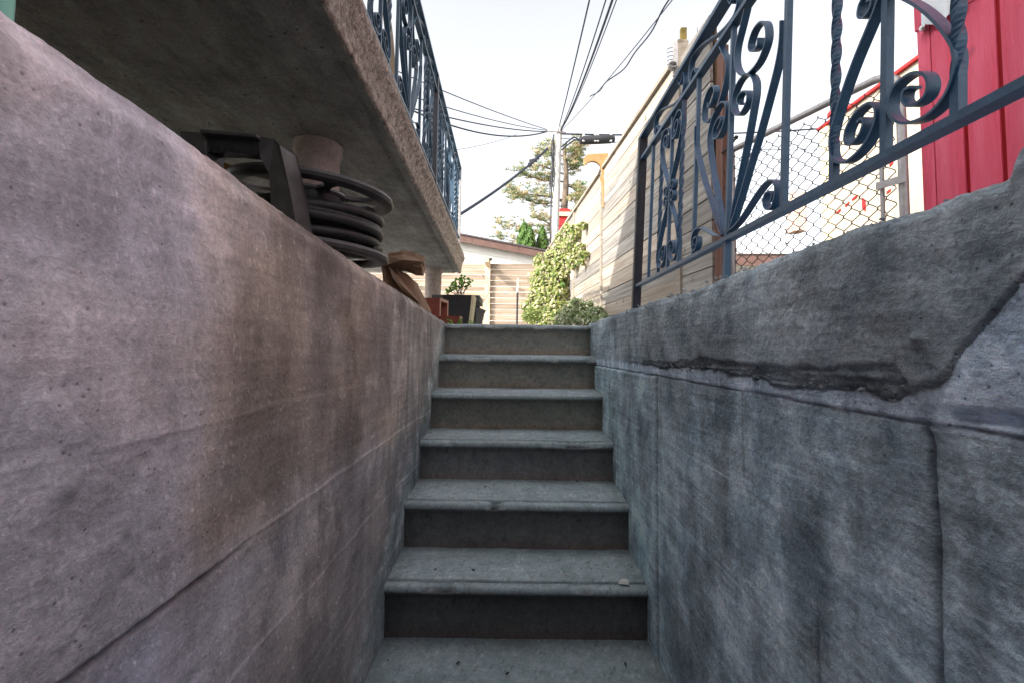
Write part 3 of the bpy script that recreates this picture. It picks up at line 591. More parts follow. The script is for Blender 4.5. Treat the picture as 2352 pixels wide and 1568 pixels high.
def railing(root, Mp, panels, posts, scale, top, mi):
    """Mp(u, z) -> world; panels: list of (u0, uc, u1, kind); u grows towards the viewer"""
    zb_, z2, z3 = top
    hgt = z2-zb_; bw = .0125*scale; fw = .019*scale; ft = .0042*scale
    def pv(uc, hw, s, v): return Mp(uc+s*hw, zb_+v*hgt)
    def scroll(pts, uc, hw, sgn, flip=False, name='scroll'):
        P = [pv(uc, hw, sgn*s, (1-v) if flip else v) for s, v in pts]
        b = MB(); b.strip(crom(P, 5), ft, fw); b.obj(name, mi, root)
    def bar(u, w=bw): b = MB(); b.bar(Mp(u, zb_), Mp(u, z2), w, w, (1, 0, 0)); b.obj('baluster', mi, root)
    def twisted(u):
        b = MB(); loops = []; n = 64
        for i in range(n+1):
            t = i/n; z = zb_+hgt*t; c = Mp(u, z)
            ang = math.pi/4+2*math.pi*2.6*min(max((t-.10)/.80, 0), 1)
            rr = bw*.5*1.414*1.02
            loops.append([Vector((c.x+rr*math.cos(ang+k*math.pi/2), c.y+rr*math.sin(ang+k*math.pi/2), c.z)) for k in range(4)])
        b.loft(loops); b.obj('twisted_baluster', mi, root)
    us = sorted({round(p[0], 4) for p in panels} | {round(p[2], 4) for p in panels})
    for u in us:
        if not any(abs(u-q) < .03 for q in posts): bar(u)
    for u0, uc, u1, kind in panels:
        hw = (u1-u0)/2; bar(uc)
        if kind == 'fan':
            for sg in (1, -1):
                for pts in (UP_, B_, A_, D_): scroll(pts, uc, hw, sg)
        else:
            for sg in (1, -1):
                twisted(uc+sg*hw*.47)
                for fl in (False, True):
                    scroll(LY, uc, hw, sg, fl); scroll(SC, uc, hw, sg, fl, 'small_scroll')
    u0, u1 = min(us), max(us)
    def rail(name, z, h, w):
        n = 14; P = [Mp(u0+(u1-u0)*i/n, z) for i in range(n+1)]
        b = MB(); b.strip(P, h, w); b.obj(name, mi, root)
    rail('bottom_rail', zb_-.006*scale, .0125*scale, .026*scale); rail('lower_rail', z2+.006*scale, .0125*scale, .026*scale); rail('top_rail', z3, .014*scale, .036*scale)
    L = u1-u0; n = max(1, round(L/.375)); w = L/n
    for i in range(n):
        uc = u0+(i+.5)*w
        P = [Mp(uc+s*w*.46, z2+.014*scale+v*(z3-z2-.022*scale)) for s, v in TOPS]
        b = MB(); b.strip(crom(P, 5), ft, fw); b.obj('top_scroll', mi, root)

XRR = .60
rr = empty('iron_railing', (XRR, 1.2, .17), 'dark blue wrought iron railing with scrolls standing on the right stairwell wall', 'railing')
def lean(Y): return .04+.075*(Y-.5) if Y > .5 else .04
def MpR(u, z):
    Y = -u; return Vector((XRR, Y-lean(Y)*(z-.325), z))
railing(rr, MpR, [(-2.225, -2.13, -2.034, 'plain'), ][:0] + [(-2.034, -1.778, -1.520, 'lyre'), (-1.520, -1.272, -1.0026, 'fan'), (-1.0026, -.722, -.49, 'lyre'), (-.49, -.235, .02, 'fan')], [.02], 1.0, (.325, .905, 1.015), M['iron'])
b = MB(); b.bar(MpR(-2.225, .175), MpR(-2.225, 1.02), .040, .040, (1, 0, 0)); b.obj('post', M['ironpost'], rr, bevel=.008)
for z_, w_, h_ in ((.319, .026, .0125), (.911, .026, .0125), (1.015, .036, .014)):
    b = MB(); b.bar(MpR(-2.225, z_), MpR(-2.03, z_), w_, h_, (1, 0, 0)); b.obj('rail_end', M['iron'], rr)
for u in (-1.272, -.235):
    b = MB(); b.bar(MpR(u, .15), MpR(u, .32), .0165, .0165, (1, 0, 0)); b.obj('leg', M['iron'], rr)

lr = empty('iron_railing', (-.65, 3.3, 1.19), 'dark blue wrought iron railing with scrolls along the porch slab edge', 'railing')
def MpL(u, z): return Vector((ex(-u)-.03, -u, z))
railing(lr, MpL, [(-5.04, -4.75, -4.46, 'lyre'), (-4.46, -4.17, -3.88, 'fan'), (-3.88, -3.59, -3.298, 'lyre'), (-3.298, -3.01, -2.72, 'lyre'), (-2.72, -2.43, -2.14, 'fan'), (-2.14, -1.85, -1.56, 'lyre'), (-1.56, -1.27, -.98, 'fan')], [-5.04, -3.298], 1.2, (1.255, 1.915, 2.035), M['iron_l'])
for u in (-5.04, -3.298):
    b = MB(); b.bar(MpL(u, 1.11), MpL(u, 2.06), .042, .042, (1, 0, 0)); b.obj('post', M['ironpost'] if u > -5 else M['galv'], lr, bevel=.006)
b = MB()
for z, w in ((1.255, .02), (1.92, .02), (2.035, .03)): b.bar((-.66, 5.04, z), (-2.0, 5.04, z), w, w, (0, 1, 0))
b.obj('end_rail', M['iron_l'], lr)
for i in range(9):
    b = MB(); x = -.80-i*.14; b.bar((x, 5.04, 1.255), (x, 5.04, 1.92), .015, .015, (1, 0, 0)); b.obj('baluster', M['iron_l'], lr)

# ------------------------------------------------------------------ hose reel behind the left wall
C0 = Vector((-.705, 1.56, .52)); TILT = Matrix.Rotation(math.radians(3.5), 3, 'Y') @ Matrix.Rotation(math.radians(1.5), 3, 'X')
reel = empty('hose_reel', (C0.x, C0.y, G), 'black plastic hose reel with a dark hose lying behind the left wall', 'hose reel')
def T(p): return C0 + TILT @ Vector(p)
def flange(z, flip):
    b = MB(); n = 72; ro, ri = .268, .0
    for k in range(0, 1): pass
    # rim as a rounded ring
    prof = [(.222, -.012), (.252, -.014), (.265, -.008), (.269, .002), (.264, .012), (.250, .016), (.222, .012), (.215, .004)]
    loops = [[T((r*math.cos(a), r*math.sin(a), z+h)) for r, h in prof] for a in [2*math.pi*i/n for i in range(n)]]
    loops.append(loops[0]); b.loft(loops, caps=False)
    # web with oval windows: spokes between inner ring and rim
    for i in range(6):
        a0 = 2*math.pi*i/6+.15; seg = 7; half = .17
        lo = []
        for k in range(seg+1):
            r = .105+(.225-.105)*k/seg; wd_ = .11*(.75+1.3*((k/seg-.5)*2)**2)
            lo.append([T((r*math.cos(a0+s*wd_), r*math.sin(a0+s*wd_), z+h)) for s, h in ((-1, -.006), (1, -.006), (1, .006), (-1, .006))])
        b.loft(lo)
    prof = [(.03, -.008), (.108, -.008), (.112, 0), (.108, .008), (.03, .008)]
    loops = [[T((r*math.cos(a), r*math.sin(a), z+h)) for r, h in prof] for a in [2*math.pi*i/48 for i in range(48)]]
    loops.append(loops[0]); b.loft(loops, caps=False)
    b.obj('flange', M['dustyplastic'], reel, smooth=True)
flange(.010, 0); flange(-.190, 1)
b = MB(); b.loft([[T((.105*math.cos(a), .105*math.sin(a), z)) for a in [2*math.pi*i/40 for i in range(40)]] for z in (-.185, .002)]); b.obj('hub', M['blackplastic'], reel, smooth=True)
# the wound hose: helix layers with uneven turns
pts = []; rnd = random.Random(3)
layers = [(.15, 4.5, 1), (.186, 4.5, -1), (.224, 4.6, 1)]
for R_, turns, dr in layers:
    for k in range(int(turns*40)):
        t = k/(turns*40); a = 2*math.pi*turns*t
        zz = -.165+(.124)*(t if dr > 0 else 1-t)
        j = .011*math.sin(a*.37+R_*40)+.007*math.sin(a*1.3)
        pts.append(T(((R_+j*.8)*math.cos(a), (R_+j*.8)*math.sin(a), zz+j*.9)))
b = MB(); b.tube(pts, .0168, 10); b.obj('hose', M['hose'], reel, smooth=True)
pts = [T((.17*math.cos(a), .17*math.sin(a), -.045+.012*math.sin(2*a))) for a in [(-.9+2.2*i/20) for i in range(21)]]
b = MB(); b.tube(pts, .019, 10); b.obj('hose_end', M['hose'], reel, smooth=True)
# carrying frame: two legs and a ribbed grip
HZ = 1.20
A1, A2 = at(412, 303, HZ), at(617, 324, HZ)
def slabbar(b, quad, d, mi=0):
    q = [Vector(p) for p in quad]; b.hexa([p for p in q]+[p+Vector(d) for p in q], mi)
dp = (.015, .055, .0)
b = MB(); slabbar(b, [at(412, 300, HZ), at(471, 305, HZ), at(474, 372, HZ), at(420, 400, HZ)], dp); b.obj('frame_end', M['dustyplastic'], reel, bevel=.003)
b = MB(); slabbar(b, [at(471, 306, HZ+.006), at(597, 318, HZ+.006), at(597, 358, HZ+.006), at(540, 352, HZ+.006), ], (.01, .035, 0));
slabbar(b, [at(471, 306, HZ+.007), at(540, 312, HZ+.007), at(540, 351.5, HZ+.007), at(471, 352, HZ+.007)], (.01, .033, 0))
b.obj('grip', M['blackplastic'], reel)
for i in range(8):
    b = MB(); x = 482+i*15.5; b.bar(at(x, 335+i*.9, HZ+.002), at(x, 349+i*.9, HZ+.002), .0035, .006); b.obj('grip_rib', M['blackplastic'], reel)
for y in (.0,):
    b = MB(); b.bar(at(471, 309, HZ), at(600, 321, HZ), .010, .045, (0, 0, 1)); b.obj('grip_top', M['dustyplastic'], reel, bevel=.003)
LB = at(672, 505, 1.27)
b = MB()
fr = [at(597, 318, HZ), at(627, 322, HZ), at(640, 335, HZ), at(663, 440, HZ+.04), at(680, 530, HZ+.075), at(629, 530, HZ+.075), at(622, 400, HZ+.03), at(600, 360, HZ+.005)]
bk = [p+Vector((.012, .075, 0)) for p in fr]; n = len(fr)
b.add(fr+bk, [tuple(range(n)), tuple(range(n, 2*n))[::-1]]+[(i, (i+1) % n, (i+1) % n+n, i+n) for i in range(n)])
b.obj('leg', M['dustyplastic'], reel, bevel=.004)
b = MB(); b.bar(at(655, 560, HZ+.07)+Vector((0, .04, 0)), (at(655, 560, HZ+.07)+Vector((0, .04, 0))) - Vector((0, 0, .16)), .05, .05); b.bar((-.95, 1.3, G+.03), (-.5, 1.3, G+.03), .05, .05); b.bar((-.705, 1.3, G+.03), (-.705, 1.82, G+.03), .05, .05); b.bar((-.705, 1.56, G+.03), (-.705, 1.56, .34), .07, .07)
b.obj('base', M['blackplastic'], reel)
# dried leaves on the ground behind the reel
for i, (x, y, Y) in enumerate([(515, 383, 1.75)]):
    p = at(x, y, Y); b = MB(); s_ = .035
    b.add([p+Vector((-s_, 0, 0)), p+Vector((0, -.01, s_*.4)), p+Vector((s_, 0, .004)), p+Vector((0, .01, -s_*.3))], [(0, 1, 2), (0, 2, 3)])
    o = b.obj('dried_leaf', M['deadleaf']); props(o, 'curled orange brown dried leaf caught behind the hose reel', 'leaf')

# ------------------------------------------------------------------ crumpled paper bag
def bag():
    rnd = np.random.RandomState(5)
    path = [(at(932, 745, 2.42), .125, .10, 0), (at(932, 712, 2.42), .122, .095, 0), (at(928, 690, 2.42), .105, .085, -.1), (at(918, 664, 2.42), .080, .07, -.25), (at(906, 638, 2.42), .058, .055, -.2), (at(900, 616, 2.42), .048, .050, .4), (at(910, 602, 2.42), .046, .048, 1.0), (at(932, 600, 2.41), .046, .05, 1.4), (at(955, 607, 2.40), .046, .05, 1.55), (at(973, 612, 2.40), .040, .045, 1.6)]
    loops = []; n = 30
    for i, (c, a, bb, bend) in enumerate(path):
        l = []
        for k in range(n):
            t = 2*math.pi*k/n
            sq = (abs(math.cos(t))**4+abs(math.sin(t))**4)**-.25
            cr = 1+(.22 if i > 2 else .06)*math.sin(4*t+i*.9)+(.34 if i > 2 else .10)*(rnd.rand()-.5)
            x = a*math.cos(t)*sq*cr; y = bb*math.sin(t)*sq*cr
            l.append(c+Vector((x*math.cos(bend), y, -x*math.sin(bend))))
        loops.append(l)
    b = MB(); b.loft(loops, caps=True)
    # inner dark mouth fold
    return b
o = bag().obj('paper_bag', M['paper']); props(o, 'crumpled brown kraft paper bag slumped behind the hose reel', 'bag')
b = MB()
fl = [at(878, 612, 2.33), at(893, 590, 2.30), at(925, 583, 2.31), at(960, 596, 2.33), at(972, 601, 2.34), at(968, 608, 2.36), at(925, 612, 2.36), at(893, 618, 2.36)]
bag_o = o
fv = fl+[p+Vector((0, .03, -.012)) for p in fl]; n = len(fl)
b = MB(); b.add(fv+[at(925, 597, 2.25), at(930, 600, 2.30)], [(i, (i+1) % n, 2*n) for i in range(n)]+[((i+1) % n+n, i+n, 2*n+1) for i in range(n)]+[(i, i+n, (i+1) % n+n, (i+1) % n) for i in range(n)])
o = b.obj('folded_top', M['paper']); o.parent = bag_o
b = MB(); q = [at(893, 612, 2.30), at(908, 628, 2.31), at(938, 664, 2.32), at(962, 694, 2.33), at(925, 668, 2.29), at(902, 640, 2.29)]
b.add(q+[p+Vector((0, .05, 0)) for p in q]+[at(922, 655, 2.24)], [(i, (i+1) % 6, 12) for i in range(6)]+[(i, i+6, (i+1) % 6+6, (i+1) % 6) for i in range(6)])
o = b.obj('fold', M['paper']); o.parent = bag_o
# ------------------------------------------------------------------ clay flue tile, brick, planter, chair
b = MB(); q0, q1 = at(976, 693, 3.15), at(1016, 695, 3.20)
def sqtube(name, c, L, w, h, t, ang, mats, parent=None):
    R_ = Matrix.Rotation(ang, 3, 'Z'); b = MB()
    for (cy, cz, sy, sz) in ((0, h/2-t/2, w, t), (0, -h/2+t/2, w, t), (w/2-t/2, 0, t, h-2*t), (-w/2+t/2, 0, t, h-2*t)):
        b.box(Vector(c)+R_ @ Vector((0, cy, cz)), (L, sy, sz), 0, R_)
        b.box(Vector(c)+R_ @ Vector((L/2+.0015, cy, cz)), (.003, sy, sz), 1, R_)
    return b.obj(name, mats, parent)
p = at(1003, 716, 3.32); o = sqtube('flue_tile', (p.x-.03, p.y, G+.105), .17, .21, .21, .022, math.radians(-8), [M['clay'], M['claycut']])
props(o, 'square hollow red clay flue tile at the foot of the far column', 'clay tile')
p = at(1030, 741, 3.0); o = sqtube('clay_block', (p.x-.02, 3.02, G+.035), .20, .085, .06, .012, math.radians(-4), [M['clay'], M['claycut']])
props(o, 'low red clay block among green sprouts at the top of the left wall', 'clay block')
pl = at(1050, 742, 4.3); plz = G
planter = empty('planter', (pl.x, pl.y, plz), 'tall tapered black planter with a pale side holding a leafy plant', 'planter')
T1, T2 = at(1016.5, 677, 4.25), at(1083, 678, 4.25); zt_ = T1.z
wid = T2.x-T1.x; cxp = (T1.x+T2.x)/2
b = MB()
def ring(hw, hd, z, cy): return [Vector((cxp-hw, cy-hd, z)), Vector((cxp+hw, cy-hd, z)), Vector((cxp+hw, cy+hd, z)), Vector((cxp-hw, cy+hd, z))]
cyp = 4.25+wid/2
b.hexa(ring(wid*.36, wid*.36, G, cyp)+ring(wid/2, wid/2, zt_, cyp)); b.obj('pot', M['blackplastic'], planter, bevel=.004)
r0, r1 = ring(wid*.36, wid*.36, G, cyp), ring(wid/2, wid/2, zt_, cyp)
b = MB(); off = Vector((.012, 0, 0)); b.hexa([r0[1]+off*.2, r0[1]+off*2, r0[2]+off*2, r0[2]+off*.2, r1[1]+off*.2, r1[1]+off*2, r1[2]+off*2, r1[2]+off*.2]); b.obj('side_panel', M['cream'], planter)
def leafmesh(b, c, nrm, up, L, w, tint, store):
    nrm = nrm.normalized(); up = (up-nrm*up.dot(nrm)); up = up.normalized() if up.length > 1e-5 else nrm.orthogonal().normalized(); s = nrm.cross(up)
    k = len(b.v)
    b.v += [tuple(c-up*L*.5), tuple(c+s*w*.5+nrm*w*.12), tuple(c+up*L*.5), tuple(c-s*w*.5+nrm*w*.12)]
    b.f += [(k, k+1, k+2), (k, k+2, k+3)]; b.mi += [0, 0]; store += [tint]*4
def foliage(name, m, gen, parent=None, kind=None):
    b = MB(); st = []
    gen(b, st)
    me = bpy.data.meshes.new(name); me.from_pydata(b.v, [], b.f); me.materials.append(m)
    a = me.attributes.new('tint', 'FLOAT', 'POINT'); a.data.foreach_set('value', np.array(st, dtype=np.float32))
    return link(name, me, parent, kind)
RND = random.Random(11)
def rv(): 
    while True:
        v = Vector((RND.uniform(-1, 1), RND.uniform(-1, 1), RND.uniform(-1, 1)))
        if .05 < v.length < 1: return v
herb = empty('potted_plant', (cxp, cyp, zt_), 'bright green lobed leafy plant growing out of the black planter', 'plant')
hp = [(1053, 655), (1068, 643), (1080, 648), (1040, 652), (1047, 662), (1075, 659), (1034, 664), (1028, 668), (1060, 640), (1063, 652), (1055, 646)]
stm = MB()
for x, y in hp:
    e = at(x, y, cyp-.05); stm.tube([(cxp+RND.uniform(-.05, .05), cyp-.05, zt_-.02), ((cxp+e.x)/2+.01, cyp-.05, (zt_+e.z)/2), e], .004, 5)
stm.obj('stem', M['bark'], herb)
def g_h(b, st):
    for x, y in hp:
        e = at(x, y, cyp-.05)
        for k in range(9): leafmesh(b, e+rv()*.04, Vector((RND.uniform(-.6, .6), -1, RND.uniform(-.2, 1))), rv(), RND.uniform(.022, .042), RND.uniform(.016, .032), RND.random(), st)
foliage('foliage', M['herb'], g_h, herb, 'stuff')
for (x, y, Y, lab) in ((1033, 739, 2.9, 'small green sprout at the left end of the top step'), (1058, 739, 2.95, 'small green sprout beside the low clay block'), (1082, 740, 3.3, 'tiny green sprout in front of the wicker chair')):
    p = at(x, y, Y)
    def g_s(b, st, p=p):
        for k in range(12): leafmesh(b, p+rv()*.022+Vector((0, 0, -.005)), Vector((RND.uniform(-.5, .5), -1, 1)), rv(), .018, .014, RND.random(), st)
    o = foliage('sprout', M['herb'], g_s); props(o, lab, 'plant', 'green sprouts at the top step')
ch = empty('wicker_chair', (-.4, 4.9, G), 'grey wicker chair back behind the black planter', 'chair')
b = MB(); pp = [at(x, y, 4.9) for x, y in ((1076, 760), (1080, 735), (1084, 718), (1089, 706))]
b.strip(crom(pp, 5), .09, .45, Vector((.35, .94, 0)).normalized()); b.obj('backrest', M['wicker'], ch)
b = MB(); b.box((-.62, 5.0, G+.38), (.5, .5, .07)); b.obj('seat', M['wicker'], ch)
for dx in (-.22, .2):
    for dy in (-.2, .2):
        b = MB(); b.bar((-.62+dx, 5.0+dy, G), (-.62+dx, 5.0+dy, G+.36), .04, .04); b.obj('leg', M['wicker'], ch)

# ------------------------------------------------------------------ right cedar fence
def fx(y): return 1.38-.073*y
FD = Vector((-.073, 1, 0)).normalized(); FN = Vector((-1, -.073, 0)).normalized()
rf = empty('cedar_fence', (fx(5), 5, G), 'long weathered cedar fence of horizontal boards running along the right of the yard', 'fence')
BP = .1425; NB = 14; ZB = G-.06
def fp(y, off, z): return Vector((fx(y), y, z))+FN*off
bays = [(2.70, 3.13), (3.16, 5.17), (5.24, 6.74), (6.80, 8.36), (8.42, 10.0), (10.05, 10.95)]
rb = random.Random(5)
for bi, (y0, y1) in enumerate(bays):
    for k in range(NB):
        z0 = ZB+k*BP; o1 = rb.uniform(0, .004); o2 = rb.uniform(0, .004); g1 = rb.uniform(.004, .010); dz = rb.uniform(-.002, .002)
        b = MB(); zt1 = z0+BP-g1
        b.hexa([fp(y0, o1, z0+dz), fp(y0, o1-.02, z0+dz), fp(y1, o2-.02, z0-dz), fp(y1, o2, z0-dz), fp(y0, o1, zt1+dz), fp(y0, o1-.02, zt1+dz), fp(y1, o2-.02, zt1-dz), fp(y1, o2, zt1-dz)])
        b.obj('board', M['cedar'] if rb.random() < (0, .5, .75, .85, .85, .85)[bi] else M['cedar_dark'], rf)  # near bays get most of the shade-toned copy
ZTOP = ZB+NB*BP
b = MB(); b.hexa([fp(2.7, -.03, G-.1), fp(2.7, -.045, G-.1), fp(10.95, -.045, G-.1), fp(10.95, -.03, G-.1), fp(2.7, -.03, ZTOP-.02), fp(2.7, -.045, ZTOP-.02), fp(10.95, -.045, ZTOP-.02), fp(10.95, -.03, ZTOP-.02)]); b.obj('backing', M['gap'], rf)
for y, wy, h in ((3.145, .07, ZTOP+.13), (5.205, .075, ZTOP+.10), (6.77, .075, ZTOP+.05), (8.39, .075, ZTOP+.05), (10.02, .075, ZTOP+.05)):
    b = MB(); b.hexa([fp(y-wy/2, .018, G-.05), fp(y-wy/2, -.06, G-.05), fp(y+wy/2, -.06, G-.05), fp(y+wy/2, .018, G-.05), fp(y-wy/2, .018, h), fp(y-wy/2, -.06, h), fp(y+wy/2, -.06, h), fp(y+wy/2, .018, h)]); b.obj('post', M['cedar'], rf, bevel=.003)
b = MB(); b.hexa([fp(3.2, .03, ZTOP), fp(3.2, -.06, ZTOP), fp(10.95, -.06, ZTOP), fp(10.95, .03, ZTOP), fp(3.2, .03, ZTOP+.03), fp(3.2, -.06, ZTOP+.03), fp(10.95, -.06, ZTOP+.03), fp(10.95, .03, ZTOP+.03)]); b.obj('cap_board', M['cedar'], rf)
# amber bracket with a round cut-out on the fence post
p0 = at(1385, 395, 5.1)
def bracket():
    px2m = 5.1/1045*1.0
    def q(x, y): return at(x, y, 5.1)
    out = [(1341, 363), (1352, 354), (1397, 352), (1398, 420), (1394, 472), (1386, 476), (1384, 420)]
    arc = [(1366+33*math.cos(a)*.62*1.0, 391+34*math.sin(a)) for a in [math.radians(d) for d in range(20, -150, -12)]]
    arc = [(1361+22*math.cos(a), 394+24*math.sin(a)) for a in [math.radians(d) for d in range(35, -150, -10)]]
    P = [q(*t) for t in out+arc]
    n = len(P); b = MB(); d = Vector((.0, .045, 0))
    b.add(P+[v+d for v in P], [tuple(range(n)), tuple(range(n, 2*n))[::-1]]+[(i, (i+1) % n, (i+1) % n+n, i+n) for i in range(n)])
    return b
o = bracket().obj('fence_bracket', M['yellowwood']); props(o, 'amber wooden bracket with a round cut-out on top of the cedar fence', 'bracket')
# grey ribbed holder with wire rings on the tall grey post, and the mossy stake behind it
st = empty('wire_holder', tuple(at(1549, 150, 3.12)), 'grey bracket with a row of wire rings on top of the cedar fence post', 'bracket')
b = MB(); b.bar(at(1551, 175, 3.12), at(1551, 101, 3.12), .030, .025, (1, 0, 0)); b.obj('backplate', M['galv'], st)
for i in range(5):
    y0 = 110+i*9; P = [at(1546-13*math.sin(math.pi*t/8*1.0), y0+10*(t/8)**1.5 if t else y0, 3.12-.02) for t in range(0, 6)]
    b = MB(); b.tube(P, .0022, 6); b.obj('ring', M['dark'], st)
b = MB(); P = [at(1553+(-16)*math.cos(a)*.6-8, 152+6*math.sin(a), 3.10) for a in [2*math.pi*i/16 for i in range(17)]]; b.strip(P, .006, .05, Vector((.2, 1, 0)).normalized()); b.obj('curl', M['galv'], st)
b = MB(); b.bar(at(1568, 330, 3.3), at(1569.5, 66, 3.3), .045, .03, (1, 0, 0)); o = b.obj('wood_stake', M['greenwood'], None, bevel=.003); props(o, 'tall mossy brown stake rising above the end of the cedar fence', 'stake')
b = MB(); b.tube([at(1601, 260, 3.5), at(1601.5, 64, 3.5)], .003, 5); o = b.obj('thin_rod', M['dark']); props(o, 'thin upright rod beside the mossy stake', 'rod')
# stained brown posts at the near end of the fence
bp_ = empty('wood_post', tuple(at(1662, 640, 2.55)), 'reddish brown stained wooden post between the cedar fence and the wire gate', 'post')
b = MB(); b.hexa([at(1657, 660, 2.5), at(1671, 660, 2.5), at(1671, 660, 2.5)+Vector((.02, .10, 0)), at(1657, 660, 2.5)+Vector((.02, .10, 0)), at(1661, 102, 2.5), at(1674, 102, 2.5), at(1674, 102, 2.5)+Vector((.02, .10, 0)), at(1661, 102, 2.5)+Vector((.02, .10, 0))]); b.obj('post_front', M['brownpost'], bp_, bevel=.003)
b = MB(); b.hexa([at(1643, 660, 2.56), at(1657, 660, 2.53), at(1657, 660, 2.53)+Vector((.02, .05, 0)), at(1643, 660, 2.56)+Vector((.02, .05, 0)), at(1648, 110, 2.56), at(1661, 110, 2.53), at(1661, 110, 2.53)+Vector((.02, .05, 0)), at(1648, 110, 2.56)+Vector((.02, .05, 0))]); b.obj('side_board', M['brownpost'], bp_)
for y in (395, 430, 475, 520):
    c = at(1664, y, 2.497); b = MB(); b.tube([c, c+Vector((0, -.004, 0))], .004, 8); b.obj('nail_head', M['dark'], bp_)

# ------------------------------------------------------------------ chain link gate and red shed
def gx(y): return 1.19+.417*(2.6-y)
GD = Vector((.417, -1, 0)).normalized()        # towards the viewer
def gp(t, z, off=0): return Vector((1.215, 2.54, z))+GD*t+Vector((.923, .385, 0))*off
gate = empty('chain_link_gate', tuple(gp(.45, G)), 'chain-link gate with a galvanized tube frame between brown post and red shed', 'gate')
GL = .835; zt0, zt1 = 1.145, 1.150
b = MB(); path = [gp(.01, zt0)] + [gp(.2*i, zt0+.002*i) for i in (1, 2, 3)] + [gp(GL-.09, zt1), gp(GL-.045, zt1-.010), gp(GL-.013, zt1-.042), gp(GL, zt1-.10), gp(GL, .8), gp(GL, .5), gp(GL, G+.05)]
b.tube(path, .0165, 12); b.obj('frame', M['galv'], gate, smooth=True)
b = MB(); b.tube([gp(.015, zt0), gp(.015, G+.05)], .018, 10); b.tube([gp(.03, G+.08), gp(GL, G+.08)], .018, 10); b.obj('lower_frame', M['galv'], gate, smooth=True)
b = MB(); b.tube([gp(GL-.075, .80), gp(GL-.075, G+.02)], .008, 8); b.obj('tension_bar', M['galv'], gate, smooth=True)
b = MB(); b.bar(gp(GL-.085, .69, -.022), gp(GL+.022, .69, -.022), .03, .004, (0, 0, 1)); b.obj('clamp', M['galv'], gate)
for i in range(24):
    c = .02+i*.0335; P = []
    for k in range(33):
        z = G+.05+k*.0335
        if z > zt0-.008: break
        sg = 1 if (k+i) % 2 else -1; e = .0167
        P += [gp(c+sg*(e+.001), z-.004, .003*sg), gp(c+sg*(e+.001), z+.004, -.003*sg)]
    b = MB(); b.tube(P, .0022, 5); b.obj('wire', M['wire'], gate)
b = MB(); b.tube([at(1657, 352, 2.5), at(1672, 342, 2.48), at(1680, 332, 2.45), at(1690, 318, 2.43)], .006, 7); b.tube([at(1690, 318, 2.43), at(1692, 314, 2.43)], .011, 8); b.obj('latch', M['dark'], gate)

shed = empty('red_shed', tuple(gp(1.3, G, .03)), 'red painted shed with vertical grooved siding at the right edge', 'shed')
OFF = .035; t0 = GL+.045
for i in range(-1, 15):
    a = t0+.043+i*.0975; bb = a+.085
    if i < 0: a, bb = t0, t0+.040
    b = MB(); zt2 = 2.5
    b.hexa([gp(a, G-.05, OFF), gp(bb, G-.05, OFF), gp(bb, G-.05, OFF+.02), gp(a, G-.05, OFF+.02), gp(a, zt2, OFF), gp(bb, zt2, OFF), gp(bb, zt2, OFF+.02), gp(a, zt2, OFF+.02)]); b.obj('siding_board', M['red'], shed, bevel=.002)
b = MB(); b.hexa([gp(t0+.002, G-.05, OFF+.012), gp(t0+1.5, G-.05, OFF+.012), gp(t0+1.5, G-.05, OFF+2), gp(t0+.002, G-.05, OFF+2), gp(t0+.002, 2.48, OFF+.012), gp(t0+1.5, 2.48, OFF+.012), gp(t0+1.5, 2.48, OFF+2), gp(t0+.002, 2.48, OFF+2)]); b.obj('wall', M['redgroove'], shed)
b = MB(); b.box((0, 0, 0), (1, 1, 1)); b.v = []; b.f = []; b.mi = []
zz = on(2100, 50, 1, 1.72).z
b.hexa([gp(t0-.005, 1.285, OFF-.004), gp(t0+1.4, 1.285, OFF-.004), gp(t0+1.4, 1.285, OFF+.012), gp(t0-.005, 1.285, OFF+.012), gp(t0-.005, 1.40, OFF-.004), gp(t0+1.4, 1.40, OFF-.004), gp(t0+1.4, 1.40, OFF+.012), gp(t0-.005, 1.40, OFF+.012)]); b.obj('trim_board', M['red'], shed)
sh = MB(); P = []
n = 9
for i in range(n):
    t = t0+.025+.135*i/(n-1); wv = .012*math.sin(i*1.7)+.012
    P.append([gp(t, 1.255+.02*math.sin(i*1.3)+.01*i/9, OFF-.008-wv), gp(t, 1.33, OFF-.012-wv*.6), gp(t, 1.5, OFF-.010-wv*.3)])
for r in P: sh.v += [tuple(x) for x in r]
for i in range(n-1):
    for k in range(2): sh.f.append((i*3+k, i*3+k+1, (i+1)*3+k+1, (i+1)*3+k)); sh.mi.append(0)
o = sh.obj('plastic_sheet', M['glasssheet'], None, smooth=True); props(o, 'wrinkled clear plastic sheet bolted to the top of the red shed', 'plastic sheet')
for t, z in ((t0+.03, 1.27), (t0+.155, 1.34)):
    b = MB(); b.tube([gp(t, z, OFF-.006), gp(t, z, OFF-.03)], .010, 8); b.tube([gp(t, z, OFF-.03), gp(t, z, OFF-.036)], .006, 6); b.obj('bolt', M['bolt'], shed)

